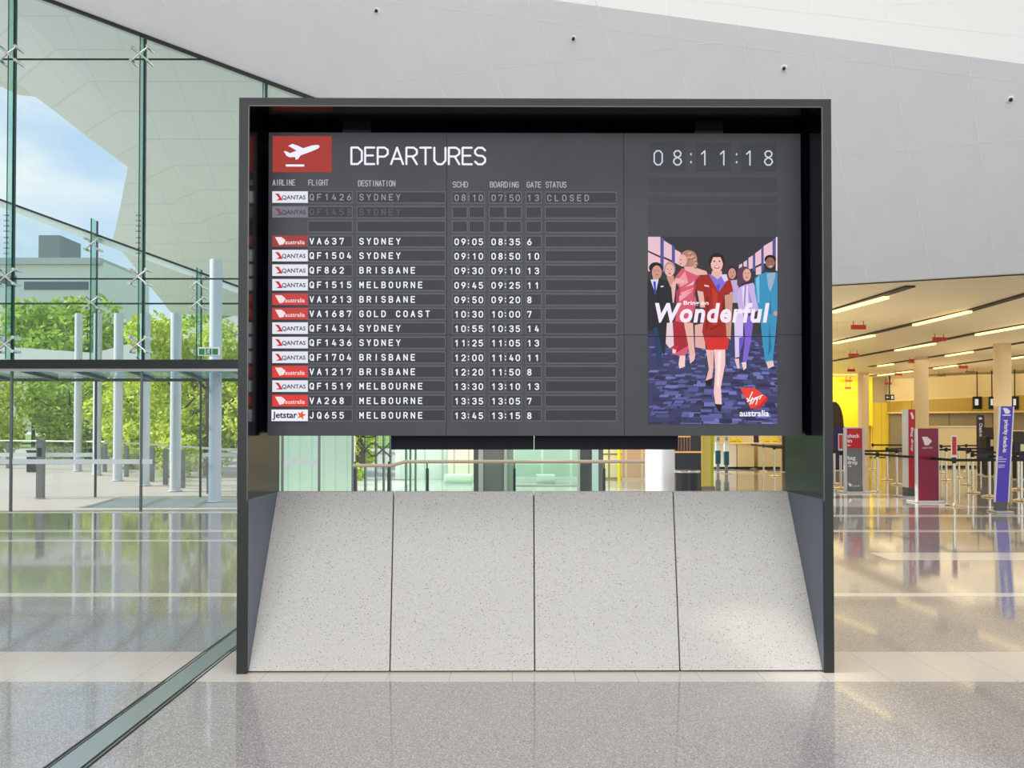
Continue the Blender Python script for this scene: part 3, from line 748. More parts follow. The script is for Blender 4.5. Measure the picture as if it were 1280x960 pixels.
# flights
FL = [('q', 'QF1426', 'SYDNEY', '08:10', '07:50', '13', 'CLOSED', 1), ('q', 'QF1458', 'SYDNEY', '', '', '', '', 2), None,
      ('v', 'VA637', 'SYDNEY', '09:05', '08:35', '6', '', 0), ('q', 'QF1504', 'SYDNEY', '09:10', '08:50', '10', '', 0), ('q', 'QF862', 'BRISBANE', '09:30', '09:10', '13', '', 0),
      ('q', 'QF1515', 'MELBOURNE', '09:45', '09:25', '11', '', 0), ('v', 'VA1213', 'BRISBANE', '09:50', '09:20', '8', '', 0), ('v', 'VA1687', 'GOLD COAST', '10:30', '10:00', '7', '', 0),
      ('q', 'QF1434', 'SYDNEY', '10:55', '10:35', '14', '', 0), ('q', 'QF1436', 'SYDNEY', '11:25', '11:05', '13', '', 0), ('q', 'QF1704', 'BRISBANE', '12:00', '11:40', '11', '', 0),
      ('v', 'VA1217', 'BRISBANE', '12:20', '11:50', '8', '', 0), ('q', 'QF1519', 'MELBOURNE', '13:30', '13:10', '13', '', 0), ('v', 'VA268', 'MELBOURNE', '13:35', '13:05', '7', '', 0),
      ('j', 'JQ655', 'MELBOURNE', '13:45', '13:15', '8', '', 0)]
tileput, logoput = SP(.002), SP(.003)
for y, f in zip(rows, FL):
    if f is None: continue
    kind, fl, de, sc, bo, ga, stt, dim = f
    put = SP(.0026)
    DM = [WH, DIM, VDIM][dim]; TH = 1.15 if dim else 1.4
    def run(txt, xs, name, dy=0.0, w_=4.2, h=7.0):
        if not txt: return
        m = MB()
        for ch, x_ in zip(txt, xs):
            if ch != ' ': strokes(m, ch, x_ - w_ / 2, y + h / 2 + dy, w_, h, TH, put)
        m.build(name, DM, screen)
    run(fl, [390.2 + 9.3 * i_ for i_ in range(9)], 'flight_number'); run(de, [452.2 + 9.15 * i_ for i_ in range(12)], 'destination')
    T5 = (0, 8.6, 14.8, 22.2, 30.2)
    run(sc, [570.8 + t_ for t_ in T5], 'scheduled_time', .5); run(bo, [617.0 + t_ for t_ in T5], 'boarding_time', .5)
    run(ga, (661.6, 671.0), 'gate_number', .5); run(stt, [686.6 + 9.35 * i_ for i_ in range(8)], 'status_text', .5)
    # airline plate
    m = MB(); T, L_ = y - 7.2, y + 7.2
    if kind == 'q':
        c_ = [led((228, 230, 240)), led((205, 40, 40)), led((40, 40, 60))] if dim < 2 else [led((120, 121, 132)), led((118, 70, 78)), led((62, 64, 74))]
        quadpx(m.mi(0), 341, T, 385.3, L_, tileput)
        m.mi(1).poly([logoput(*q_) for q_ in ((344.5, y - 4.4), (349, y - 4.2), (352, y + .5), (354.5, y + 4.2), (345.5, y + 4.2), (349.8, y + 1.8))])
        font_into(m.mi(2), 'QANTAS', 353, 382.5, y + 2.9, logoput, .02, 0, 5.2)
    elif kind == 'v':
        rd = (222, 62, 58) if y > 440 else ((200, 66, 62) if y > 310 else (160, 62, 60))
        c_ = [led(rd), led((245, 225, 228)), led((222, 62, 58), .8)]
        quadpx(m.mi(0), 341, T, 385.3, L_, tileput)
        m.mi(1).poly([logoput(*q_) for q_ in ((344.5, y - 5), (352.5, y - 5), (357.5, y - 1.2), (355, y + 4), (350, y + 5))])
        m.mi(2).poly([logoput(*q_) for q_ in ((350, y - 1.5), (354, y - 3), (352, y + 2.5))]) if False else None
        font_into(m.mi(1), 'australia', 357, 381.5, y + 3.8, logoput, .01, 0, 5.4)
    else:
        c_ = [led((236, 238, 248)), led((24, 24, 40)), led((235, 90, 50))]
        quadpx(m.mi(0), 340, T, 385.3, L_, tileput)
        font_into(m.mi(1), 'Jetstar', 341.3, 372, y + 3.2, logoput, .025, 0, 8.0)
        sp_ = []
        for k in range(10):
            a_ = -PI / 2 + k * PI / 5 + .25; r_ = 6.2 if k % 2 == 0 else 2.6
            sp_.append(logoput(377.3 + r_ * math.cos(a_), y - .2 + r_ * math.sin(a_)))
        m.mi(2)
        cc = logoput(377.3, y - .2)
        for k in range(10): m.poly([cc, sp_[k], sp_[(k + 1) % 10]])
    m.build('airline_plate', c_, screen)
# clock
m = MB(); put = SP(.002)
for ch, x in zip('08:11:18', (822.8, 846.9, 863.8, 880, 903.8, 921, 936.6, 961)):
    strokes(m, ch, x - 5, 205.8, 10, 17.5, 1.7, put)
m.build('clock_digits', led((205, 212, 225)), screen)
# advertisement shown on the screen
adm = []; adi = {}
def AC(rgb):
    if rgb not in adi: adi[rgb] = len(adm); adm.append(led(rgb))
    return adi[rgb]
ad = MB(); lay = [.0015]
def ap(x, y):
    v = W(800 + x / 7.11, 280 + y / 7.11, ys); return Vector((v.x, ys - lay[0], v.z))
def A(rgb, pts):
    lay[0] += .000015; ad.mi(AC(rgb)).poly([ap(*q_) for q_ in pts])
def E(rgb, x, y, rx, ry, n_=20): A(rgb, [(x + rx * math.cos(2 * PI * i / n_), y + ry * math.sin(2 * PI * i / n_)) for i in range(n_)])
A((56, 54, 58), [(70, 112), (1222, 112), (1222, 1778), (70, 1778)])
A((62, 62, 98), [(70, 980), (1222, 980), (1222, 1778), (70, 1778)])
r2 = random.Random(3)
for i in range(330):                                   # carpet squares
    yy = 985 + 790 * (r2.random() ** .8); k = .35 + (yy - 980) / 800
    w_, h_ = r2.uniform(60, 130) * k, r2.uniform(16, 40) * k; xx_ = r2.uniform(70, 1222 - w_ * .2)
    c_ = r2.choice([(96, 98, 158), (112, 116, 184), (78, 78, 126), (48, 48, 78), (86, 90, 150), (54, 54, 88)])
    x1 = min(1222, xx_ + w_); y1 = min(1778, yy + h_); sk = (646 - xx_) * .03
    A(c_, [(xx_, yy), (x1, yy), (min(1222, max(70, x1 - sk)), y1), (min(1222, max(70, xx_ - sk)), y1)])
PK = (232, 192, 204); MU = (84, 84, 150)
for q_ in ([(70, 114), (180, 114), (180, 285), (70, 235)], [(70, 250), (180, 302), (180, 420), (70, 420)], [(210, 145), (282, 190), (282, 322), (210, 290)], [(210, 308), (282, 340), (282, 420), (210, 420)], [(310, 225), (362, 255), (362, 372), (310, 345)],
           [(1100, 195), (1178, 150), (1178, 330), (1100, 352)], [(1025, 260), (1078, 220), (1078, 348), (1025, 375)], [(965, 300), (1003, 278), (1003, 392), (965, 405)], [(920, 340), (950, 320), (950, 410), (920, 420)], [(880, 365), (908, 350), (908, 415), (880, 425)], [(1030, 390), (1078, 368), (1078, 450), (1030, 450)]): A(PK, q_)
for q_ in ([(180, 114), (210, 132), (210, 430), (180, 430)], [(282, 180), (310, 205), (310, 420), (282, 420)], [(1178, 140), (1206, 122), (1206, 320), (1178, 330)], [(1078, 210), (1100, 200), (1100, 420), (1078, 430)], [(1003, 275), (1025, 262), (1025, 420), (1003, 420)], [(950, 318), (965, 308), (965, 420), (950, 420)]): A(MU, q_)
A((246, 206, 214), [(1208, 118), (1222, 112), (1222, 420), (1208, 410)])
SK = (232, 178, 168); SK2 = (206, 150, 134)
# man in dark suit
A((40, 38, 44), [(70, 500), (112, 478), (190, 482), (262, 525), (290, 640), (285, 860), (235, 900), (215, 1180), (150, 1000), (130, 950), (70, 940)])
A((36, 62, 98), [(115, 930), (150, 915), (190, 1080), (192, 1230), (160, 1260), (128, 1060)])
E((30, 28, 32), 140, 390, 62, 50); E(SK2, 148, 430, 44, 62); A(SK2, [(110, 470), (170, 470), (160, 500), (118, 500)])
A((214, 216, 240), [(92, 495), (165, 490), (136, 622)]); A((52, 66, 190), [(116, 512), (138, 510), (143, 612), (128, 622)]); A((230, 230, 240), [(182, 552), (208, 548), (206, 560), (184, 562)])
A((44, 60, 110), [(165, 1190), (190, 1190), (185, 1260), (168, 1262)])
# woman behind
E((188, 150, 140), 262, 400, 50, 66); E(SK, 262, 415, 38, 58); A(SK2, [(235, 470), (300, 460), (300, 560), (270, 560)])
# woman in pink gown
A((214, 92, 112), [(300, 490), (372, 395), (470, 410), (540, 450), (500, 500), (480, 600), (505, 700), (450, 860), (430, 1110), (390, 1190), (285, 1150), (275, 1040), (330, 760), (345, 560)])
A((236, 150, 170), [(330, 500), (400, 420), (430, 520), (360, 560)]); A((168, 40, 52), [(300, 860), (400, 880), (430, 1080), (330, 1140), (285, 1100)]); A((238, 160, 174), [(360, 610), (500, 560), (430, 600), (370, 640)]); A((240, 190, 196), [(400, 560), (495, 500), (470, 540)])
A((232, 206, 212), [(238, 880), (290, 872), (300, 1080), (262, 1105), (228, 1060)])
E((176, 124, 106), 430, 310, 78, 78); E((186, 132, 112), 475, 350, 34, 50); E(SK, 378, 325, 38, 54); A(SK, [(390, 380), (470, 380), (590, 420), (600, 450), (500, 455), (400, 410)])
A(SK, [(275, 540), (320, 480), (400, 500), (420, 520), (320, 530), (300, 700), (290, 700)])
A(SK, [(390, 880), (470, 880), (482, 1100), (490, 1160), (440, 1180), (425, 1060)]); A((236, 190, 180), [(436, 1170), (492, 1160), (480, 1210), (445, 1242)])
A((240, 206, 204), [(352, 1170), (402, 1170), (398, 1265), (350, 1285), (342, 1250)]); A((200, 50, 60), [(285, 1090), (340, 1080), (320, 1150)]); A((240, 210, 214), [(290, 1110), (320, 1120), (315, 1150), (288, 1145)])
# figures behind on the right
E((60, 36, 40), 818, 420, 44, 46); E(SK2, 818, 440, 34, 48); A((190, 170, 214), [(792, 500), (870, 495), (885, 700), (800, 700)])
# woman in lilac suit
E((92, 56, 84), 926, 450, 66, 74); A((92, 56, 84), [(865, 450), (915, 470), (900, 575), (862, 540)]); E((222, 168, 150), 950, 452, 36, 56)
A((196, 176, 226), [(880, 565), (930, 540), (1008, 522), (1050, 640), (1060, 760), (1010, 790), (880, 790), (862, 650)]); A((226, 214, 240), [(905, 560), (960, 545), (960, 720), (915, 720)]); A((160, 130, 204), [(960, 560), (1000, 720), (975, 720)])
A((216, 200, 240), [(835, 790), (920, 790), (915, 1010), (882, 1180), (846, 1190)]); A((128, 100, 206), [(915, 790), (1012, 830), (985, 1050), (950, 1225), (912, 1220), (935, 1000)]); A((110, 84, 196), [(880, 1010), (930, 1000), (915, 1060), (880, 1170)])
A((232, 196, 196), [(840, 1200), (880, 1195), (884, 1285), (866, 1285)]); A((238, 206, 206), [(902, 1230), (944, 1225), (946, 1280), (920, 1300)])
# man in teal suit
A((58, 146, 188), [(1020, 480), (1062, 448), (1120, 428), (1222, 430), (1222, 800), (1204, 1000), (1180, 1215), (1115, 1228), (1088, 1040), (1066, 790), (1045, 720), (1020, 600)])
A((150, 176, 204), [(1125, 440), (1205, 430), (1200, 480), (1160, 605), (1140, 560)]); A((42, 116, 156), [(1160, 605), (1168, 800), (1150, 800)]); A((40, 110, 150), [(1150, 860), (1170, 1100), (1140, 1180)])
E((28, 24, 28), 1158, 315, 52, 42); E((40, 30, 32), 1160, 375, 44, 32); E((150, 104, 90), 1158, 345, 40, 50); E((238, 230, 230), 1160, 374, 16, 7)
A((222, 200, 198), [(1120, 1225), (1182, 1212), (1192, 1262), (1140, 1285)]); E(SK2, 1205, 795, 16, 22)
# central woman in red dress
A((226, 172, 166), [(486, 900), (560, 880), (582, 1112), (490, 1095)])
E((44, 28, 34), 684, 330, 72, 74)
A((164, 38, 28), [(515, 470), (620, 448), (740, 448), (800, 478), (830, 600), (752, 628), (748, 760), (802, 960), (778, 1118), (598, 1124), (552, 960), (575, 760), (572, 600), (496, 588)])
A((214, 46, 42), [(572, 1005), (792, 1005), (776, 1116), (600, 1124)])
A(SK, [(640, 415), (725, 415), (732, 470), (690, 520), (630, 465)])
A(SK, [(508, 592), (562, 602), (578, 742), (535, 742)]); A(SK2, [(752, 632), (826, 616), (818, 780), (805, 1030), (768, 1000)])
E((240, 186, 174), 682, 352, 54, 76); E((60, 36, 40), 660, 332, 9, 6); E((60, 36, 40), 706, 332, 9, 6); E((150, 50, 60), 683, 384, 25, 12); E((248, 244, 244), 683, 381, 19, 6); A((214, 156, 146), [(680, 340), (690, 362), (674, 362)])
A((44, 28, 34), [(616, 330), (640, 278), (700, 268), (745, 300), (752, 340), (735, 345), (715, 295), (650, 295), (630, 350)])
A((128, 114, 214), [(610, 440), (650, 462), (690, 492), (738, 448), (776, 470), (760, 520), (700, 606), (664, 540), (640, 500)]); A((214, 206, 244), [(715, 450), (770, 446), (782, 500), (750, 515)]); A((92, 76, 196), [(672, 545), (712, 530), (700, 604)]); A((232, 226, 240), [(570, 540), (612, 548), (610, 560), (572, 552)])
A((236, 184, 178), [(585, 1116), (655, 1122), (652, 1260), (640, 1370), (582, 1395), (612, 1290)]); A((244, 200, 196), [(657, 1116), (757, 1116), (757, 1240), (718, 1450), (726, 1608), (672, 1610), (655, 1500), (668, 1300)])
A((30, 24, 34), [(578, 1395), (645, 1368), (632, 1438), (592, 1436)]); A((26, 22, 30), [(658, 1598), (730, 1604), (716, 1672), (692, 1655)])
for fx, fy, w_ in ((148, 425, 18), (262, 412, 16), (820, 436, 14), (950, 448, 15), (1158, 342, 17)):
    for sg in (-1, 1): E((56, 36, 38), fx + sg * w_, fy - 10, 5, 4, 8)
    E((170, 90, 90), fx, fy + 28, 12, 5, 10); A((190, 134, 120), [(fx - 2, fy - 4), (fx + 5, fy + 12), (fx - 5, fy + 12)])
E((60, 38, 40), 362, 318, 6, 5, 8); A((178, 80, 84), [(350, 352), (370, 350), (366, 358), (352, 358)])
for hx, hy in ((440, 262), (468, 290), (486, 322), (496, 352), (486, 380), (458, 300), (430, 300)): E((214, 164, 140), hx, hy, 16, 13, 10); E((150, 100, 86), hx + 8, hy + 10, 12, 7, 10)
A((238, 160, 174), [(345, 640), (470, 590), (440, 620), (350, 690)]); A((176, 60, 82), [(480, 520), (505, 470), (492, 600), (472, 690)]); A((176, 60, 82), [(320, 600), (360, 560), (340, 700), (322, 760)])
A((130, 26, 20), [(590, 640), (612, 655), (600, 940), (585, 940)]); A((130, 26, 20), [(745, 640), (728, 700), (742, 900), (752, 800)]); A((190, 56, 42), [(640, 560), (690, 620), (680, 900), (650, 900)]); A((130, 26, 20), [(620, 930), (720, 890), (722, 900), (625, 945)])
A((30, 28, 34), [(160, 560), (170, 540), (176, 860), (162, 860)]); A((160, 134, 200), [(930, 545), (945, 545), (935, 720), (920, 720)]); A((120, 190, 220), [(1030, 490), (1060, 455), (1062, 700), (1046, 700)])
A((232, 174, 170), [(618, 1130), (640, 1130), (640, 1250), (625, 1250)]); A((252, 226, 222), [(690, 1130), (722, 1130), (716, 1250), (700, 1450), (684, 1450)])
# words of the advertisement
lay[0] += .0008
font_into(ad.mi(AC((246, 232, 250))), 'Wonderful', 132, 1150, 868, ap, .036, .17, 168, 1.12)
lay[0] += .0002
font_into(ad.mi(AC((250, 250, 252))), 'Bring on', 386, 608, 718, ap, .02, 0, 36)
A((232, 66, 48), [(888, 1456), (1018, 1456), (1128, 1540), (1134, 1566), (1068, 1640), (982, 1640)]); A((200, 36, 34), [(1128, 1540), (1134, 1566), (1068, 1640), (982, 1640), (1040, 1622), (1110, 1560)])
lay[0] += .0001
ad.mi(AC((250, 250, 252)))
def sw(pts, t):
    for (ax, ay), (bx, by) in zip(pts[:-1], pts[1:]):
        dx, dy = bx - ax, by - ay; l = math.hypot(dx, dy); nx, ny = -dy / l * t / 2, dx / l * t / 2
        ad.poly([ap(ax + nx, ay + ny), ap(bx + nx, by + ny), ap(bx - nx, by - ny), ap(ax - nx, ay - ny)])
sw([(948, 1545), (962, 1570), (1000, 1490)], 9); sw([(975, 1605), (1000, 1540)], 9); sw([(992, 1600), (1030, 1540), (1034, 1565)], 8); sw([(1030, 1605), (1046, 1545)], 8); sw([(950, 1580), (1090, 1520)], 8); sw([(1060, 1560), (1075, 1530)], 8)
font_into(ad, 'australia', 884, 1146, 1708, ap, .02, 0, 56)
lay[0] += .0001; A((26, 22, 30), [(70, 997), (1222, 997), (1222, 1003), (70, 1003)])
ad.build('advertisement', adm, screen)
# screen edge cable
MB().path([W(441, 543, 5.42), W(446, 545.2, 5.42), W(455, 546.6, 5.42), W(466, 546.3, 5.42), W(475, 543, 5.42)], .0035).build('cable_loop', BLK2, B)
B.rotation_euler = (0, 0, math.radians(.35))

# ------------------------------------------------------------------ BEHIND THE BOARD
# balustrade
DBL = 13.2
bl = empty('balustrade', W(640, 614, DBL) * 1.0, 'glass balustrade with pale timber handrail seen under the screen', 'railing')
bl.location = (0, DBL, 0)
hz = W(640, 577, DBL).z
HR = mat('pale_handrail', (206, 186, 160), .35)
MB().path([W(441, 582, DBL), W(489, 582, DBL), W(507, 577, DBL), W(806, 577, DBL)], .03, 10).build('handrail', HR, bl, True)
for px, top_ in ((444, 592), (486, 588), (534, 588), (643, 588), (755, 589)):
    p = W(px, 577, DBL + .02); MB().box((p.x - .022, DBL, 0), (p.x + .022, DBL + .1, hz - .12)).rod((p.x, DBL, hz - .12), (p.x, DBL, hz), .012).build('post', mat('dark_post', (52, 54, 54), .4), bl)
a, b = W(441, HORIZON, DBL).x, W(806, HORIZON, DBL).x
MB().box((a, DBL + .04, .1), (b, DBL + .055, hz - .06)).build('glass_infill', GL, bl)
# glazed link with a stair core behind
DS = 18.5
lk = sroot('window_21', ((W(560, HORIZON, DS).x), DS, 0), 'green glazed screen behind the balustrade')
def gbox(x0, x1, d, z0, z1, m, nm, th=.06):
    a, b = W(x0, HORIZON, d).x, W(x1, HORIZON, d).x
    return MB().box((a, d, z0), (b, d + th, z1)).build(nm, m, lk)
gbox(446, 494, DS, 0, 4, GL, 'glass_pane', .02); gbox(500, 592, DS + .6, 0, 4, GL, 'glass_pane', .02); gbox(642, 724, DS, 0, 4, GL, 'glass_pane', .02)
DGREEN = mat('dark_green_edge', (22, 84, 56), .3)
for x in (456, 469.3, 479, 487.4, 507, 512.5, 519): gbox(x - .7, x + .7, DS - .2, 0, 4, DGREEN, 'glass_fin', .2)
for x in (457, 479):
    m_ = MB(); spider(m_, W(x, 562, DS - .2), .17); m_.build('spider_fitting', mat('dark_frame', (84, 84, 76), .4), lk, True)
gbox(592, 598, DS, 0, 4, mat('dark_frame', (84, 84, 76), .4), 'frame_post'); gbox(598, 604, DS - .1, 0, 4, mat('pale_frame', (158, 166, 156), .4), 'frame_post'); gbox(604, 630, DS, 0, 4, mat('grey_door_panel', (106, 112, 104), .5), 'door_panel'); gbox(630, 634, DS - .1, 0, 4, mat('pale_frame', (158, 166, 156), .4), 'frame_post')
gbox(634, 642, DS, 0, 4, mat('green_grey_panel', (128, 150, 130), .4), 'door_panel')
gbox(721.5, 725, DS - .1, 0, 4, mat('pale_frame', (158, 166, 156), .4), 'frame_post'); gbox(725, 740, DS, 0, 4, mat('charcoal_panel', (66, 70, 68), .5), 'door_panel'); gbox(740, 748, DS - .1, 0, 4, mat('mint_frame', (170, 196, 188), .4), 'frame_post'); gbox(748, 754, DS, 0, 4, mat('dark_frame', (84, 84, 76), .4), 'frame_post')
za = W(0, 606, DS).z; gbox(645, 722, DS - .05, za - .05, za, mat('pale_frame', (158, 166, 156), .4), 'bottom_rail')
# pale rooms beyond
DR = 24.0
def room(name, x0, x1, d, m, z1=4.2, th=.2, z0=0): 
    a, b = W(x0, HORIZON, d).x, W(x1, HORIZON, d).x; return struct(MB().box((a, d, z0), (b, d + th, z1)).build(name, m))
room('wall_inner', 300, 442, 19.5, gridmat('mint_reflection_paint', (208, 238, 218), (194, 228, 206), .3, None, .05, .4), 4.2)  # stand-in wall, bright outdoors and reflections in the glass painted as mint stripes
room('wall_inner', 494, 560, DR, gridmat('pale_green_white', (222, 234, 220), (180, 206, 190), .55, None, .06, .5))
room('wall_inner', 560, 596, DR - .4, gridmat('cream_white', (232, 228, 206), (196, 184, 150), .45, 1.1, .05, .5, axes=('X', 'Z')))
room('wall_inner', 640, 728, DR, gridmat('mint_wall', (176, 206, 184), (206, 224, 206), .9, 1.3, .08, .5, axes=('X', 'Z')))
room('wall_inner', 752, 778, DR, gridmat('cream_yellow', (236, 226, 176), (150, 140, 100), 3, .75, .06, .5, axes=('X', 'Z')))
room('wall_inner', 778, 812, DR - .2, gridmat('blush_wall', (216, 178, 142), (232, 210, 170), .5, 1.6, .06, .5, axes=('X', 'Z')))
gy = W(774, 600, DR - .6); tag(MB().rod((gy.x, gy.y, 0), (gy.x, gy.y, 4.2), .055, n=14).build('pipe_column', YEL, None, True, (gy.x, gy.y, 0)), 'thin yellow pipe column seen under the screen', 'column')
# cream low cabinet in the glazed room
for x0, x1, t_, lb in ((671, 694, 594, 'pale mint low cabinet behind the green glass'), (555, 590, 594, 'pale cream low cabinet behind the balustrade')):
    a, b = W(x0, 612, 22), W(x1, t_, 22)
    ob = MB().box((a.x, 22, .06), (b.x, 22.5, b.z)).build('cabinet_body', mat('mint_cabinet', (206, 228, 206), .5), None, False, (a.x, 22.2, 0)); ob.name = 'low_cabinet'
    pl = MB().box((a.x + .01, 22.0, 0), (b.x - .01, 22.46, .06)).build('plinth', mat('mint_plinth', (170, 196, 176), .5), ob); pm_ = MB().box((a.x + .02, 21.985, .1), ((a.x + b.x) / 2 - .01, 22, b.z - .04)).box(((a.x + b.x) / 2 + .01, 21.985, .1), (b.x - .02, 22, b.z - .04)).build('door', mat('mint_cabinet', (206, 228, 206), .5), ob)
    tag(ob, lb, 'cabinet')
# big white column, bin, dark kiosk
c = Vector((W(825, HORIZON, 17.5).x, 17.5, 0))
tag(MB().lathe(c, [(.345, 0), (.345, .02), (.33, .03), (.33, 4.3)], 40).build('column', mat('white_column', (236, 236, 236), .45), None, True, c), 'thick white round column seen under the screen beside the bin', 'column')
c = Vector((W(859, HORIZON, 16.6).x, 16.6, 0)); zt = W(859, 588, 16.6).z
bn = empty('litter_bin', c, 'round black litter bin with a steel rim beside the white column', 'bin')
MB().lathe(c, [(.24, 0), (.265, .02), (.27, zt - .03), (.25, zt - .02)], 32).build('bin_body', mat('bin_black', (24, 26, 28), .35), bn, True)
MB().lathe(c + Vector((0, 0, zt - .04)), [(.275, 0), (.28, .01), (.28, .045), (.2, .06)], 32).build('rim', CHROME, bn, True)
# dark shop kiosk
kd = 18.6
ks = empty('shop_kiosk', (W(860, HORIZON, kd).x, kd, 0), 'dark brown shop kiosk with lit copper edge behind the bin', 'kiosk')
a, b = W(842, HORIZON, kd).x, W(876.5, HORIZON, kd).x
MB().box((a, kd, 0), (b, kd + 1.2, 3.4)).build('kiosk_body', mat('dark_brown', (40, 32, 30), .35), ks)
z1, z0 = W(0, 564, kd).z, W(0, 566, kd).z
MB().box((a, kd - .06, z0), (b, kd, z1)).build('copper_edge', emit('copper_glow', (236, 176, 110)), ks)
MB().box((a + .02, kd - .02, .1), (b - .06, kd, z0 - .06)).build('dark_panel', mat('navy_panel', (22, 24, 36), .25), ks)
z2, z3 = W(0, 546.5, kd).z, W(0, 545, kd).z
MB().box((a + .06, kd - .04, z2), (a + .4, kd, z2 + .03)).build('copper_shelf', emit('copper_glow', (236, 176, 110)), ks)
r_ = MB()
for k in range(5): r_.box((a + .1 + k * .07, kd - .02, z1 + .02), (a + .12 + k * .07, kd, z2))
r_.build('slats', mat('copper_slat', (170, 120, 80), .35), ks)
# yellow pillar
a, b = W(877, HORIZON, 20).x, W(888, HORIZON, 20).x
py_ = empty('yellow_pillar', (a, 20, 0), 'yellow pillar with a lime edge between kiosk and check-in hall', 'pillar')
MB().box((a, 20, 0), (b, 20.5, HZ)).build('pillar_face', mat('soft_yellow', (246, 224, 110), .5), py_)
a2 = W(892.5, HORIZON, 20).x
MB().box((b, 20.02, 0), (a2, 20.5, HZ)).build('lime_edge', mat('lime', (196, 206, 40), .5), py_)
MB().box((a - .02, 19.98, 0), (a2 + .02, 20.52, .08)).build('plinth', TAUPE, py_)

# ------------------------------------------------------------------ CHECK-IN HALL
# round columns
for px, d, rad, lb in ((1079.5, 38, .25, 'cream round hall column behind the check in and bag drop sign'), (1152, 29.5, .25, 'cream round hall column behind the maroon kiosk sign'), (1253.5, 24.8, .25, 'cream round hall column behind the purple priority sign')):
    c = Vector((W(px, HORIZON, d).x, d, 0))
    tag(MB().lathe(c, [(rad + .02, 0), (rad + .02, .1), (rad, .11), (rad, HZ)], 32).build('column', mat('cream_column', (226, 204, 164), .5), None, True, c), lb, 'column', 'round columns of the check-in hall')
# recessed strip lights: runs on the ceiling
def ceil_pt(px, py):
    r = ray(px, py); k = (HZ - CAMH) / r.z; return Vector((r.x * k, r.y * k, HZ))
LIT = emit('warm_strip_light', (255, 222, 150), 2.4); SLOT = mat('dark_slot', (48, 38, 26), .6)
runs = [([(1030, 391), (1138, 357)], [((1042, 387), (1108, 368.5))], 'first from the white ceiling edge'),
        ([(1040, 428), (1141, 404), (1214, 387), (1300, 362)], [((1043, 426.7), (1092, 417)), ((1143, 403.5), (1212, 386.5))], 'second from the white ceiling edge'),
        ([(1040, 451), (1119, 436.5), (1220, 416), (1300, 402)], [((1120, 436), (1168, 427.5)), ((1221, 416), (1295, 402.5))], 'third from the white ceiling edge'),
        ([(1087, 458), (1182, 443), (1216, 438), (1300, 424)], [((1098, 456), (1116, 453.5)), ((1183, 443), (1215, 437.8))], 'fourth from the white ceiling edge'),
        ([(1087, 469.5), (1167, 459), (1196, 455), (1300, 441)], [((1098, 468), (1140, 462.5)), ((1168, 459), (1195, 455)), ((1264, 446.5), (1298, 441.5))], 'fifth from the white ceiling edge')]
for pts, lit, lb in runs:
    p0 = ceil_pt(*pts[0]); r_ = empty('strip_light', p0, 'long ceiling strip light run in the check-in hall, ' + lb, 'light', 'ceiling strip lights of the hall')
    m = MB()
    P = [ceil_pt(*q_) for q_ in pts]
    for a, b in zip(P[:-1], P[1:]):
        s = (b - a).cross(Vector((0, 0, 1))).normalized() * .1
        m.prism([q_ + Vector((0, 0, -.006)) for q_ in (a - s, a + s, b + s, b - s)], (0, 0, -.024))
    m.build('dark_slot', SLOT, r_)
    for a, b in lit:
        a, b = ceil_pt(*a), ceil_pt(*b); s = (b - a).cross(Vector((0, 0, 1))).normalized() * .06
        off = Vector((0, 0, -.032))
        MB().prism([a - s + off, a + s + off, b + s + off, b - s + off], (0, 0, -.05)).build('lit_tube', LIT, r_)
# red hanging zone markers
hs = [(1073, 409, 18, 'red'), (1174, 424, 16, 'red'), (1067, 444, 12, 'red'), (1252, 436, 14, 'red'), (1141, 452, 11, 'red'), (1064, 463, 9, 'red'), (1204, 459, 11, 'red'), (1123, 468, 9, 'red'), (1174.5, 473, 9, 'red'), (1061, 476, 8, 'red'), (1060, 485, 7, 'red'), (1110, 479.5, 8, 'red'), (1176.5, 469, 10, 'dark'), (1212.5, 465.5, 11, 'dark')]
hl = ['first in, close to the board frame', 'beside the second strip light', 'above the check in and bag drop sign, near', 'in front of the column behind the purple sign', 'in front of the column behind the maroon kiosk', 'by the yellow end wall, first of three', 'between the columns of the maroon and purple signs', 'small, between the far and middle columns', 'small, past the middle column', 'low against the yellow end wall, upper of two', 'low against the yellow end wall, lower of two', 'tiny, beside the arrow sign', 'dull', 'dull']
RED = mat('marker_red', (176, 30, 26), .4); DRK = mat('marker_dull', (110, 92, 60), .5)
for (px, py, w_, kd_), l_ in zip(hs, hl):
    Z = HZ - .16
    r = ray(px, py); k = min((Z - CAMH) / r.z, 40.5 / r.y); c = Vector((r.x * k, r.y * k, CAMH + r.z * k)); hw = w_ * c.y / F / 2
    t = empty('zone_marker', Vector((c.x, c.y, HZ)), 'zone marker', 'sign', 'hanging zone markers of the hall')
    if kd_ == 'red': t['label'] = 'small red hanging marker, ' + l_
    else: t['label'] = 'dull brown hanging marker, ' + ('nearer the middle column' if px < 1200 else 'nearer the column with the purple sign')
    MB().box(c + Vector((-hw, -.03, -.055)), c + Vector((hw, .03, .055))).build('marker_panel', RED if kd_ == 'red' else DRK, t)
    MB().rod(c + Vector((-hw * .7, 0, .05)), Vector((c.x - hw * .7, c.y, HZ)), .008, n=6).rod(c + Vector((hw * .7, 0, .05)), Vector((c.x + hw * .7, c.y, HZ)), .008, n=6).build('hangers', BLK2, t)
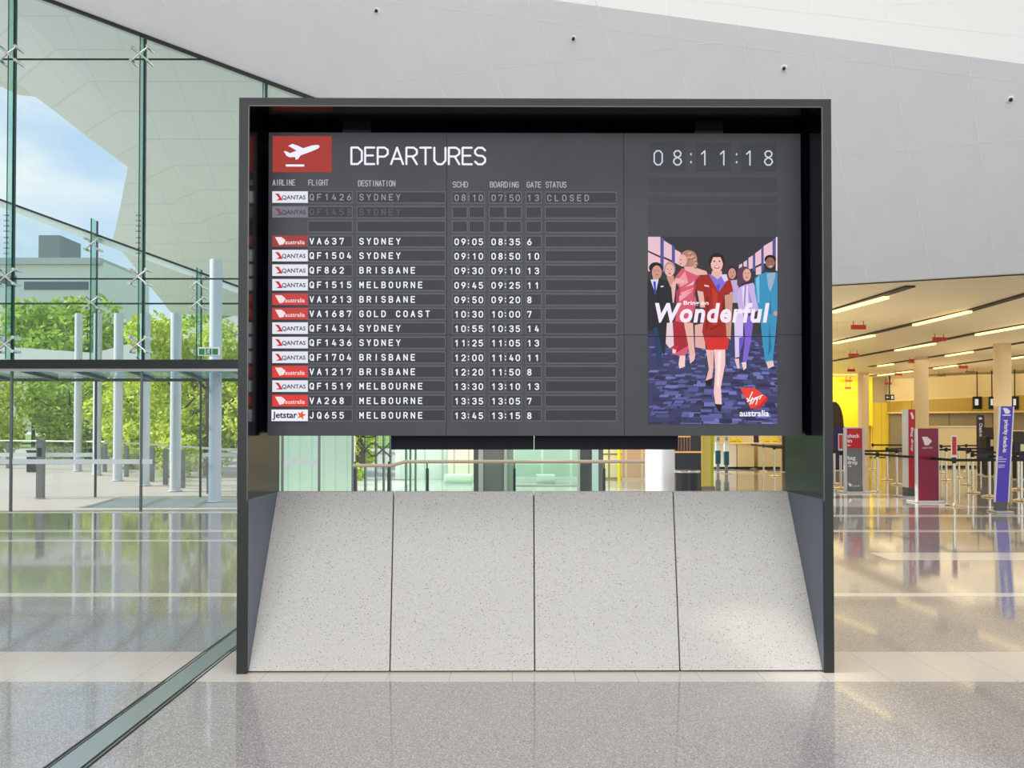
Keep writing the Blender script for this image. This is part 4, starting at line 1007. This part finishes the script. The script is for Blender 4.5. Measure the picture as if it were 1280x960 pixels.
# ceiling sprinklers of the white fold
toC = -nn if nn.y > 0 else nn
for (px, py), l_ in zip(((471, 13), (717, 48), (980, 85), (1263, 124)), ('above the board headline', 'above the middle of the board', 'above the clock end of the board', 'on the panel beyond the board frame')):
    p = plane_hit(px, py, A_, nn)
    ob = MB().rod(p, p + toC * .02, .05, .045, 16).mi(1).rod(p + toC * .02, p + toC * .06, .028, .02, 12).build('sprinkler', [SEAM, BLK2], None, True, p)
    tag(ob, 'small dark sprinkler head in the white ceiling ' + l_, 'sprinkler', 'sprinklers of the white ceiling')

# belt posts -----------------------------------------------------------------
POSTM = mat('polished_steel', (222, 212, 192), .22, 1.0); BELT = mat('black_belt', (16, 15, 16), .6)
def stanchion_parts(root):
    g = Vector(root.location)
    MB().lathe(g, [(.17, 0), (.175, .012), (.15, .028), (.06, .045), (.03, .06)], 24).build('foot', POSTM, root, True)
    MB().lathe(g, [(.032, .05), (.032, .9)], 16).build('pole', POSTM, root, True)
    MB().lathe(g, [(.036, .88), (.042, .9), (.042, .985), (.034, 1.0)], 16).build('head', BLK2, root, True)
first = None
def stanchion(px, py, label, to=None, card=None):
    global first
    g = G(px, py)
    r = empty('belt_post', g, label, 'barrier post', 'belt barrier posts of the check-in hall')
    if first is None: stanchion_parts(r); first = r
    else:
        for ch in first.children:
            if ch.name.split('.')[0] in ('foot', 'pole', 'head'):
                c_ = ch.copy(); COL.objects.link(c_); c_.parent = r
    if to is not None:
        q_ = G(*to) if isinstance(to, tuple) else to
        u = (q_ - g).normalized()
        a, b = g + u * .03, q_ - u * .03
        t_ = Vector((0, 0, 1)).cross(u) * .003
        m = MB(); m.prism([a - t_ + Vector((0, 0, .915)), a + t_ + Vector((0, 0, .915)), b + t_ + Vector((0, 0, .915)), b - t_ + Vector((0, 0, .915))], (0, 0, .055)); m.build('belt', BELT, r)
    if card:
        z0 = 1.0; hw = .055
        MB().box(g + Vector((-hw, -.012, z0)), g + Vector((hw, .012, z0 + .45))).build('card_holder', mat('sign_white', (232, 236, 232), .4), r)
        m = MB(); m.box(g + Vector((-hw + .012, -.0145, z0 + .05)), g + Vector((hw - .012, -.012, z0 + .42)))
        m.build('red_card', mat('card_red', (206, 54, 46), .4), r)
    return r
stanchion(1193, 633, 'steel belt post with a red card on top beside the maroon kiosk', (1300, 632), True)
stanchion(1097, 615.5, 'steel belt post standing just beside the check in and bag drop sign', (1193, 633))
stanchion(1277, 626, 'steel belt post past the purple priority sign', (1330, 622))
stanchion(1237, 621, 'steel belt post close to the purple priority sign, on its near side', (1277, 626))
stanchion(1216, 616, 'steel belt post third from the purple sign towards the maroon kiosk', (1237, 621))
stanchion(1210, 606, 'steel belt post in the second queue row behind the red card post', (1273, 612))
stanchion(1183, 600.5, 'steel belt post peeping past the maroon kiosk edge', (1216, 603))
stanchion(1177, 591, 'steel belt post far behind, close to the maroon kiosk edge', (1208, 588.5))
stanchion(1199, 597.5, 'steel belt post behind the red card post in the third queue row', (1240, 598))
stanchion(1208, 588.5, 'slender far belt post below the dark check-in pylon', (1260, 589))
stanchion(1226, 592, 'steel belt post at the foot of the dark check-in pylon', (1290, 594))
stanchion(1273, 612, 'steel belt post half behind the purple sign in the second queue row', (1320, 610))
stanchion(1051, 610.5, 'steel belt post with a red card near the board frame', (1097, 615.5), True)
stanchion(1043, 605, 'steel belt post against the board frame edge', (1121, 605))
stanchion(1121, 605.5, 'steel belt post hidden beside the tall red and white pylon', (1183, 600.5))
stanchion(1109, 600, 'steel belt post between the grey sign and the tall pylon', (1177, 591))
stanchion(1091, 586.5, 'far belt post in front of the yellow boards', (1177, 588))
stanchion(931, 584.5, 'far belt post under the screen beside the slanted dark banner', (954.5, 589.5))
stanchion(940.5, 586, 'far belt post under the screen at the banner foot', (968, 595))
stanchion(954.5, 589.5, 'far belt post under the screen in front of the cream counter', (985, 590))
stanchion(968, 595, 'belt post under the screen close beside the board side panel', (992, 596))

# sign pylons ----------------------------------------------------------------
def facing(g, w, dep, z0, z1): return g + Vector((-w / 2, -dep / 2, z0)), g + Vector((w / 2, dep / 2, z1))
SIL = mat('silver_frame', (206, 206, 204), .3, .6); SW = mat('sign_white', (232, 236, 232), .4)
def pylon_local(root): return Vector(root.location)
# 1: check in / bag drop
g = G(1067.5, 615.5); g.z = 0
k = F / g.y
r = empty('sign_pylon', g, 'silver framed sign reading check in and bag drop, red over grey', 'sign', 'floor signs of the check-in hall')
bevel(MB().box(g + Vector((-18 / k, -.2, 0)), g + Vector((18 / k, .2, .035))).build('foot_plate', SIL, r), .01)
hT = W(1067, 534, g.y).z
MB().box(g + Vector((-12.5 / k, -.05, .035)), g + Vector((-9.6 / k, .02, hT))).box(g + Vector((9.6 / k, -.05, .035)), g + Vector((12.5 / k, .02, hT))).box(g + Vector((-9.6 / k, -.05, hT - .03)), g + Vector((9.6 / k, .05, hT))).build('frame', SIL, r)
zs = W(1067, 560.5, g.y).z
MB().box(g + Vector((-9.6 / k, -.04, zs)), g + Vector((9.6 / k, .04, hT - .03))).build('red_panel', mat('sign_red', (196, 24, 40), .35), r)
MB().box(g + Vector((-9.6 / k, -.04, .035)), g + Vector((9.6 / k, .04, zs))).build('grey_panel', mat('sign_grey', (112, 112, 114), .35), r)
m = MB()
def on(gy): return lambda px, py: (lambda v: Vector((v.x, gy, v.z)))(W(px, py, gy))
pu = on(g.y - .044)
font_into(m, 'check', 1059.3, 1074.5, 547, pu, .025, 0, 5.0); font_into(m, 'in', 1059.3, 1065, 553, pu, .025, 0, 4.8); font_into(m, 'bag', 1059.5, 1069.5, 574.5, pu, .025, 0, 5.0); font_into(m, 'drop', 1059.5, 1072, 580.2, pu, .025, 0, 5.0)
def arrow(m, x, y, s, pu, right=True):
    f_ = 1 if right else -1
    m.poly([pu(x - 2 * s, y - .35 * s), pu(x + 2 * s, y - .35 * s), pu(x + 2 * s, y + .35 * s), pu(x - 2 * s, y + .35 * s)]); m.poly([pu(x + f_ * 2.6 * s, y), pu(x + f_ * .6 * s, y - 1.5 * s), pu(x + f_ * .6 * s, y + 1.5 * s)])
arrow(m, 1061.5, 556.8, 1, pu, False); arrow(m, 1062, 582.8, 1, pu)
m.poly([pu(1060, 604), pu(1062.5, 604), pu(1065, 606), pu(1063.5, 608), pu(1062, 608)]); font_into(m, 'australia', 1065.5, 1075, 608.3, pu, 0, 0, 2.4)
m.build('lettering', SW, r)
# 2: tall white and red pylon
g = G(1133, 621); k = F / g.y; hT = W(1133, 512, g.y).z
r = empty('sign_pylon', g, 'tall slim pylon with white side and red face beside the maroon kiosk', 'sign', 'floor signs of the check-in hall')
cL, cM, cR = g + Vector((-.2 / k, .14, 0)), g + Vector((-.2 / k, -.12, 0)), g + Vector((8 / k, -.12, 0)); cB = cL + (cR - cM)
def pan(a, b, z0, z1, m_, nm, th=.015):
    u = (b - a).normalized(); nrm = Vector((u.y, -u.x, 0)) * th
    return MB().prism([a + Vector((0, 0, z0)), b + Vector((0, 0, z0)), b + Vector((0, 0, z1)), a + Vector((0, 0, z1))], nrm).build(nm, m_, r)
zb = W(0, 609, g.y).z
MB().prism([cL, cM, cR, cB], (0, 0, hT)).build('core', mat('pylon_core', (212, 210, 206), .4), r)
pan(cL, cM, zb, hT, mat('pylon_white', (222, 222, 220), .4), 'white_side'); pan(cM, cR, zb, hT, mat('sign_red', (196, 24, 40), .35), 'red_face')
pan(cL, cM, .03, zb, mat('plinth_grey', (92, 92, 88), .5), 'plinth'); pan(cM, cR, .03, zb, mat('plinth_grey', (92, 92, 88), .5), 'plinth')
bevel(MB().box(g + Vector((-.2, -.2, 0)), g + Vector((.2, .2, .03))).build('foot_plate', SIL, r), .01)
m = MB(); u_ = (cR - cM).normalized(); L2 = (cR - cM).length; nm_ = Vector((u_.y, -u_.x, 0)) * .018
def pr(a, z): return cM + u_ * (a * L2) + nm_ + Vector((0, 0, z))
m.poly([pr(.25, hT - .08), pr(.5, hT - .06), pr(.78, hT - .16), pr(.75, hT - .22), pr(.5, hT - .22)])
font_into(m, 'Bag drop', 0, 1, 0, lambda x, y: pr(.35 - y * 1.0, hT - .42 - x * .55), .03, 0, .36)
m.build('lettering', SW, r)
# 3: maroon kiosk sign
g = G(1160, 627.5); k = F / g.y; hT = W(1160, 535.5, g.y).z
r = empty('sign_pylon', g, 'wide maroon sign with a white gem emblem in a rounded silver frame', 'sign', 'floor signs of the check-in hall')
bevel(MB().box(g + Vector((-21 / k, -.22, .0)), g + Vector((15 / k, .22, .035))).build('foot_plate', SIL, r), .015)
for sx_ in (-1, 1):
    c = g + Vector((sx_ * 12.6 / k - .005, .02, 0)); MB().lathe(c, [(.045, .035), (.045, hT - .01), (.03, hT)], 16).build('rounded_post', SIL, r, True)
MB().box(g + Vector((-12.6 / k, -.045, .035)), g + Vector((12.2 / k, .05, hT))).build('maroon_panel', mat('sign_maroon', (132, 16, 46), .2), r)
m = MB(); pu = on(g.y - .047)
m.poly([pu(1152.5, 546), pu(1159, 546), pu(1165, 551), pu(1164, 553), pu(1160.5, 556.5), pu(1156, 556.5)]); font_into(m, 'australia', 1153, 1166, 560.5, pu, 0, 0, 2.6)
m.build('emblem', mat('emblem_pale', (232, 214, 214), .4), r)
# 4: purple priority sign, leaning
g = G(1251, 640); k = F / g.y; hT = W(1251, 508, g.y).z
r = empty('sign_pylon', g, 'leaning purple pylon reading priority check-in', 'sign', 'floor signs of the check-in hall')
sh = 8.5 / k
def lean(z): return sh * z / hT
def slabp(x0, x1, z0, z1, y0, y1, m_, nm):
    return MB().prism([g + Vector((x0 + lean(z0), y0, z0)), g + Vector((x1 + lean(z0), y0, z0)), g + Vector((x1 + lean(z1), y0, z1)), g + Vector((x0 + lean(z1), y0, z1))], (0, y1 - y0, 0)).build(nm, m_, r)
zb = W(0, 627.5, g.y).z
slabp(-8 / k, 7.2 / k, zb, hT, -.02, .02, mat('sign_purple', (86, 62, 178), .35), 'purple_panel')
slabp(7.2 / k, 8.7 / k, zb - .0, hT, -.022, .022, mat('pylon_white', (222, 222, 220), .4), 'white_edge'); slabp(-9 / k, -8 / k, zb, hT, -.022, .022, mat('pylon_white', (222, 222, 220), .4), 'white_edge')
slabp(-8.4 / k, 6.8 / k, .03, zb, -.02, .02, mat('plinth_grey', (92, 92, 88), .5), 'plinth')
bevel(MB().box(g + Vector((-.17, -.18, 0)), g + Vector((.14, .18, .03))).build('foot_plate', SIL, r), .01)
m = MB(); pu = on(g.y - .024)
m.poly([pu(1253.5, 510), pu(1258.5, 510), pu(1263, 514), pu(1261.5, 517), pu(1256.5, 517)]); m.poly([pu(1253.3, 518.2), pu(1263.5, 518.2), pu(1263.4, 519.6), pu(1253.2, 519.6)])
font_into(m, 'priority check-in', 0, 40.5, 0, lambda x, y: pu(1254.5 - y - x * .066 + 1.6, 525 + x), 0.03, 0, 5.4)
for yy, w_ in ((571, 5), (573.5, 10), (576.5, 9), (581, 8), (583.5, 7)): m.poly([pu(1248.2 - (yy - 571) * .066, yy), pu(1248.2 + w_, yy), pu(1248.2 + w_, yy + .8), pu(1248.2, yy + .8)])
m.build('lettering', SW, r)
# 5: dark far check-in pylon
d5 = 26.5; g = Vector((W(1225.5, HORIZON, d5).x, d5, 0)); k = F / d5; hT = W(0, 519, d5).z
r = empty('sign_pylon', g, 'narrow dark plum pylon reading Check-in far back in the hall', 'sign', 'floor signs of the check-in hall')
MB().box(g + Vector((-4 / k, -.05, .5)), g + Vector((4 / k, .05, hT))).build('plum_panel', mat('sign_plum', (46, 30, 58), .4), r)
MB().box(g + Vector((-3.4 / k, -.03, .02)), g + Vector((-1.8 / k, .03, .5))).build('leg', BLK2, r); MB().box(g + Vector((1.8 / k, -.03, .02)), g + Vector((3.4 / k, .03, .5))).build('leg', BLK2, r)
MB().box(g + Vector((-.22, -.2, 0)), g + Vector((.22, .2, .02))).build('foot_plate', SIL, r)
m = MB(); pu = on(d5 - .053); font_into(m, 'Check-in', 0, 17, 0, lambda x, y: pu(1224.2 - y, 529 + x), .03, 0, 4.0); m.poly([pu(1223, 522), pu(1226, 521.5), pu(1228, 523), pu(1226.5, 524.5), pu(1224, 524.5)]); m.build('lettering', SW, r)
# 6: purple sign against the frame and the dark arched kiosk
g = G(1048, 588); k = F / g.y
r = empty('sign_pylon', g, 'dark purple sign half hidden by the board frame with an arched top', 'sign', 'floor signs of the check-in hall')
MB().box(g + Vector((-7 / k, -.06, .02)), g + Vector((7 / k, .06, W(0, 533, g.y).z))).build('purple_panel', mat('sign_deep_purple', (44, 20, 84), .4), r)
ar = []; z0 = W(0, 533, g.y).z; cxx = g.x - 3 / k; R_ = 11.5 / k
ar = [Vector((cxx + R_ * math.cos(t_ * PI / 14), g.y + .1, z0 + 1.0 * 31 / k * math.sin(t_ * PI / 14))) for t_ in range(15)]
MB().prism(ar, (0, .15, 0)).build('arched_top', mat('arch_brown', (62, 44, 22), .5), r)
MB().box(g + Vector((-.25, -.2, 0)), g + Vector((.25, .3, .02))).build('foot_plate', SIL, r)

# counters, terminals, screens -----------------------------------------------
CT = mat('counter_cream', (238, 218, 164), .4)
def counter(x0, x1, d, ztop_, label, m_=CT, box_=None):
    a, b = W(x0, HORIZON, d).x, W(x1, HORIZON, d).x
    r = empty('check_in_counter', ((a + b) / 2, d + .4, 0), label, 'counter', 'check-in counters of the hall')
    bevel(MB().box((a, d + .05, .08), (b, d + .75, ztop_ - .05)).build('counter_front', m_, r), .01)
    MB().box((a + .03, d + .1, 0), (b - .03, d + .7, .08)).build('plinth', BLK2, r)
    bevel(MB().box((a - .03, d, ztop_ - .05), (b + .03, d + .8, ztop_)).build('counter_top', mat('counter_top', (250, 236, 196), .3), r), .01)
    return r
counter(1173, 1222, 31.0, 1.68, 'tall cream check-in counter between maroon kiosk and dark pylon'); counter(1262, 1310, 30.0, 1.5, 'cream check-in counter past the purple sign')
counter(893, 921, 30.0, 1.02, 'white check-in counter seen under the screen', mat('counter_white', (240, 236, 224), .4)); counter(922, 943, 30.0, 1.02, 'cream check-in counter beside the white one under the screen'); counter(948, 977, 30.0, 1.02, 'cream check-in counter behind the slanted banner under the screen')
for x0, x1, lb in ((903, 912, 'yellow box on the white counter end'), (914, 921, 'yellow box on the white counter beside the cream counter'), (923, 928, 'small yellow box on the middle cream counter'), (956, 962, 'yellow box on the counter behind the banner'), (966, 973, 'yellow box on the counter end close to the board side panel')):
    a, b = W(x0, HORIZON, 30.2).x, W(x1, HORIZON, 30.2).x
    o = bevel(MB().box((a, 30.2, 1.02), (b, 30.4, 1.2)).mi(1).box((a + .02, 30.195, 1.06), (b - .02, 30.2, 1.08)).build('yellow_box', [YEL, BLK2], None, False, ((a + b) / 2, 30.3, 1.02)), .008); tag(o, lb, 'box', 'yellow boxes on the counters')
# dark check-in terminals
def terminal(px, d, w_, ztop_, label):
    c = Vector((W(px, HORIZON, d).x, d, 0)); r = empty('check_in_terminal', c, label, 'terminal', 'self check-in terminals of the hall')
    h = w_ / 2
    bevel(MB().box(c + Vector((-h * .5, -.12, .03)), c + Vector((h * .5, .12, ztop_ - .7))).build('pedestal', BLK2, r), .01)
    bevel(MB().box(c + Vector((-h, -.2, ztop_ - .7)), c + Vector((h, .16, ztop_ - .3))).build('body', mat('terminal_black', (28, 26, 28), .4), r), .02)
    MB().prism([c + Vector((-h * .8, -.1, ztop_ - .3)), c + Vector((h * .8, -.1, ztop_ - .3)), c + Vector((h * .8, .05, ztop_)), c + Vector((-h * .8, .05, ztop_))], (0, .05, 0)).build('monitor', mat('terminal_black', (28, 26, 28), .4), r)
    MB().box(c + Vector((-h * .3, -.205, ztop_ - .62)), c + Vector((h * .2, -.2, ztop_ - .4))).build('paper_notice', mat('notice', (232, 222, 170), .5), r)
    MB().box(c + Vector((-h * .7, -.2, 0)), c + Vector((h * .7, .2, .03))).build('foot_plate', SIL, r)
terminal(1235.5, 25.5, .42, 1.62, 'black self check-in terminal beside the dark pylon'); terminal(1273, 24.0, .5, 1.5, 'black self check-in terminal past the purple sign')
# monitors hung under the bulkhead
for px, d, w_, lb in ((1221.5, 37.0, 10, 'hanging monitor with a lit white page under the bulkhead'), (1240, 36.4, 7, 'hanging monitor half behind the column by the purple sign'), (1268.5, 35.6, 8, 'hanging monitor past the column by the purple sign')):
    c = W(px, 503.5, d); h = w_ * d / F / 2; r = empty('hanging_monitor', c, lb, 'monitor', 'hanging monitors over the counters')
    bevel(MB().box(c + Vector((-h, -.06, -.3)), c + Vector((h, .06, .3))).build('case', BLK2, r), .01)
    MB().box(c + Vector((-h * .75, -.065, -.12)), c + Vector((h * .1, -.06, .18))).build('lit_page', emit('page_white', (226, 228, 220), .9), r)
    MB().rod(c + Vector((0, 0, .3)), (c.x, c.y, HZ), .025, n=8).build('drop_pole', BLK2, r)
# arrow direction sign
c = W(1112, 496.7, 40.0); h = 5.3 * 40 / F; r = empty('direction_sign', c, 'small black sign with a white arrow beside the far column', 'sign')
MB().box(c + Vector((-h, -.05, -.14)), c + Vector((h, .05, .14))).build('sign_case', BLK2, r)
m = MB(); pu = on(39.945); arrow(m, 1110, 496.7, .9, pu, False); m.poly([pu(1114, 494.8), pu(1116.6, 494.8), pu(1116.6, 498.6), pu(1114, 498.6)]); m.build('arrow', emit('page_white', (226, 228, 220), .9), r)
MB().rod(c + Vector((0, 0, .14)), (c.x, c.y, HZ), .03, n=8).build('drop_pole', BLK2, r)
# bollards with teal feet
for px, lb in ((897.5, 'slim white banner post with teal foot beside the lime pillar edge'), (908, 'slim white banner post with teal foot, one along from the pillar')):
    g = G(px, 590 if px < 900 else 592); k = F / g.y
    r = empty('banner_post', g, lb, 'banner', 'white banner posts with teal feet')
    MB().box(g + Vector((-2.7 / k, -.05, .35)), g + Vector((2.7 / k, .05, 1.75))).build('white_panel', SW, r)
    MB().box(g + Vector((-2.9 / k, -.055, .3)), g + Vector((2.9 / k, .055, .78))).build('teal_panel', mat('teal', (22, 84, 100), .4), r)
    MB().box(g + Vector((-.05, -.03, .02)), g + Vector((.05, .03, .32))).build('stem', GREYM, r)
    MB().box(g + Vector((-.16, -.14, 0)), g + Vector((.16, .14, .02))).build('foot_plate', SIL, r)
    m = MB(); pu = on(g.y - .052); font_into(m, 'NV', 0, 5, 0, lambda x, y: pu(px - 1.6 - y * .8, 546.5 + x), .02, 0, 4.5); m.build('lettering', BLK2, r)
# slanted dark banner
g = G(947, 585); r = empty('floor_banner', g, 'dark plum slanted banner seen under the screen', 'banner')
a = [W(942, 530, g.y), W(948, 530, g.y), W(949.5, 584, g.y), W(943.5, 584, g.y)]
MB().prism([a[3], a[2], a[1], a[0]], (0, .06, 0)).build('banner_panel', mat('sign_plum', (46, 30, 58), .4), r)
MB().box(g + Vector((-.2, -.15, 0)), g + Vector((.2, .2, .02))).build('foot_plate', SIL, r)
g = G(980.5, 590); r = empty('floor_banner', g, 'dark narrow banner at the edge of the board side panel', 'banner')
MB().box(g + Vector((-.07, -.03, .02)), g + Vector((.07, .03, 1.7))).build('banner_panel', mat('banner_dark', (44, 30, 34), .4), r)
MB().box(g + Vector((-.2, -.15, 0)), g + Vector((.2, .2, .02))).build('foot_plate', SIL, r)
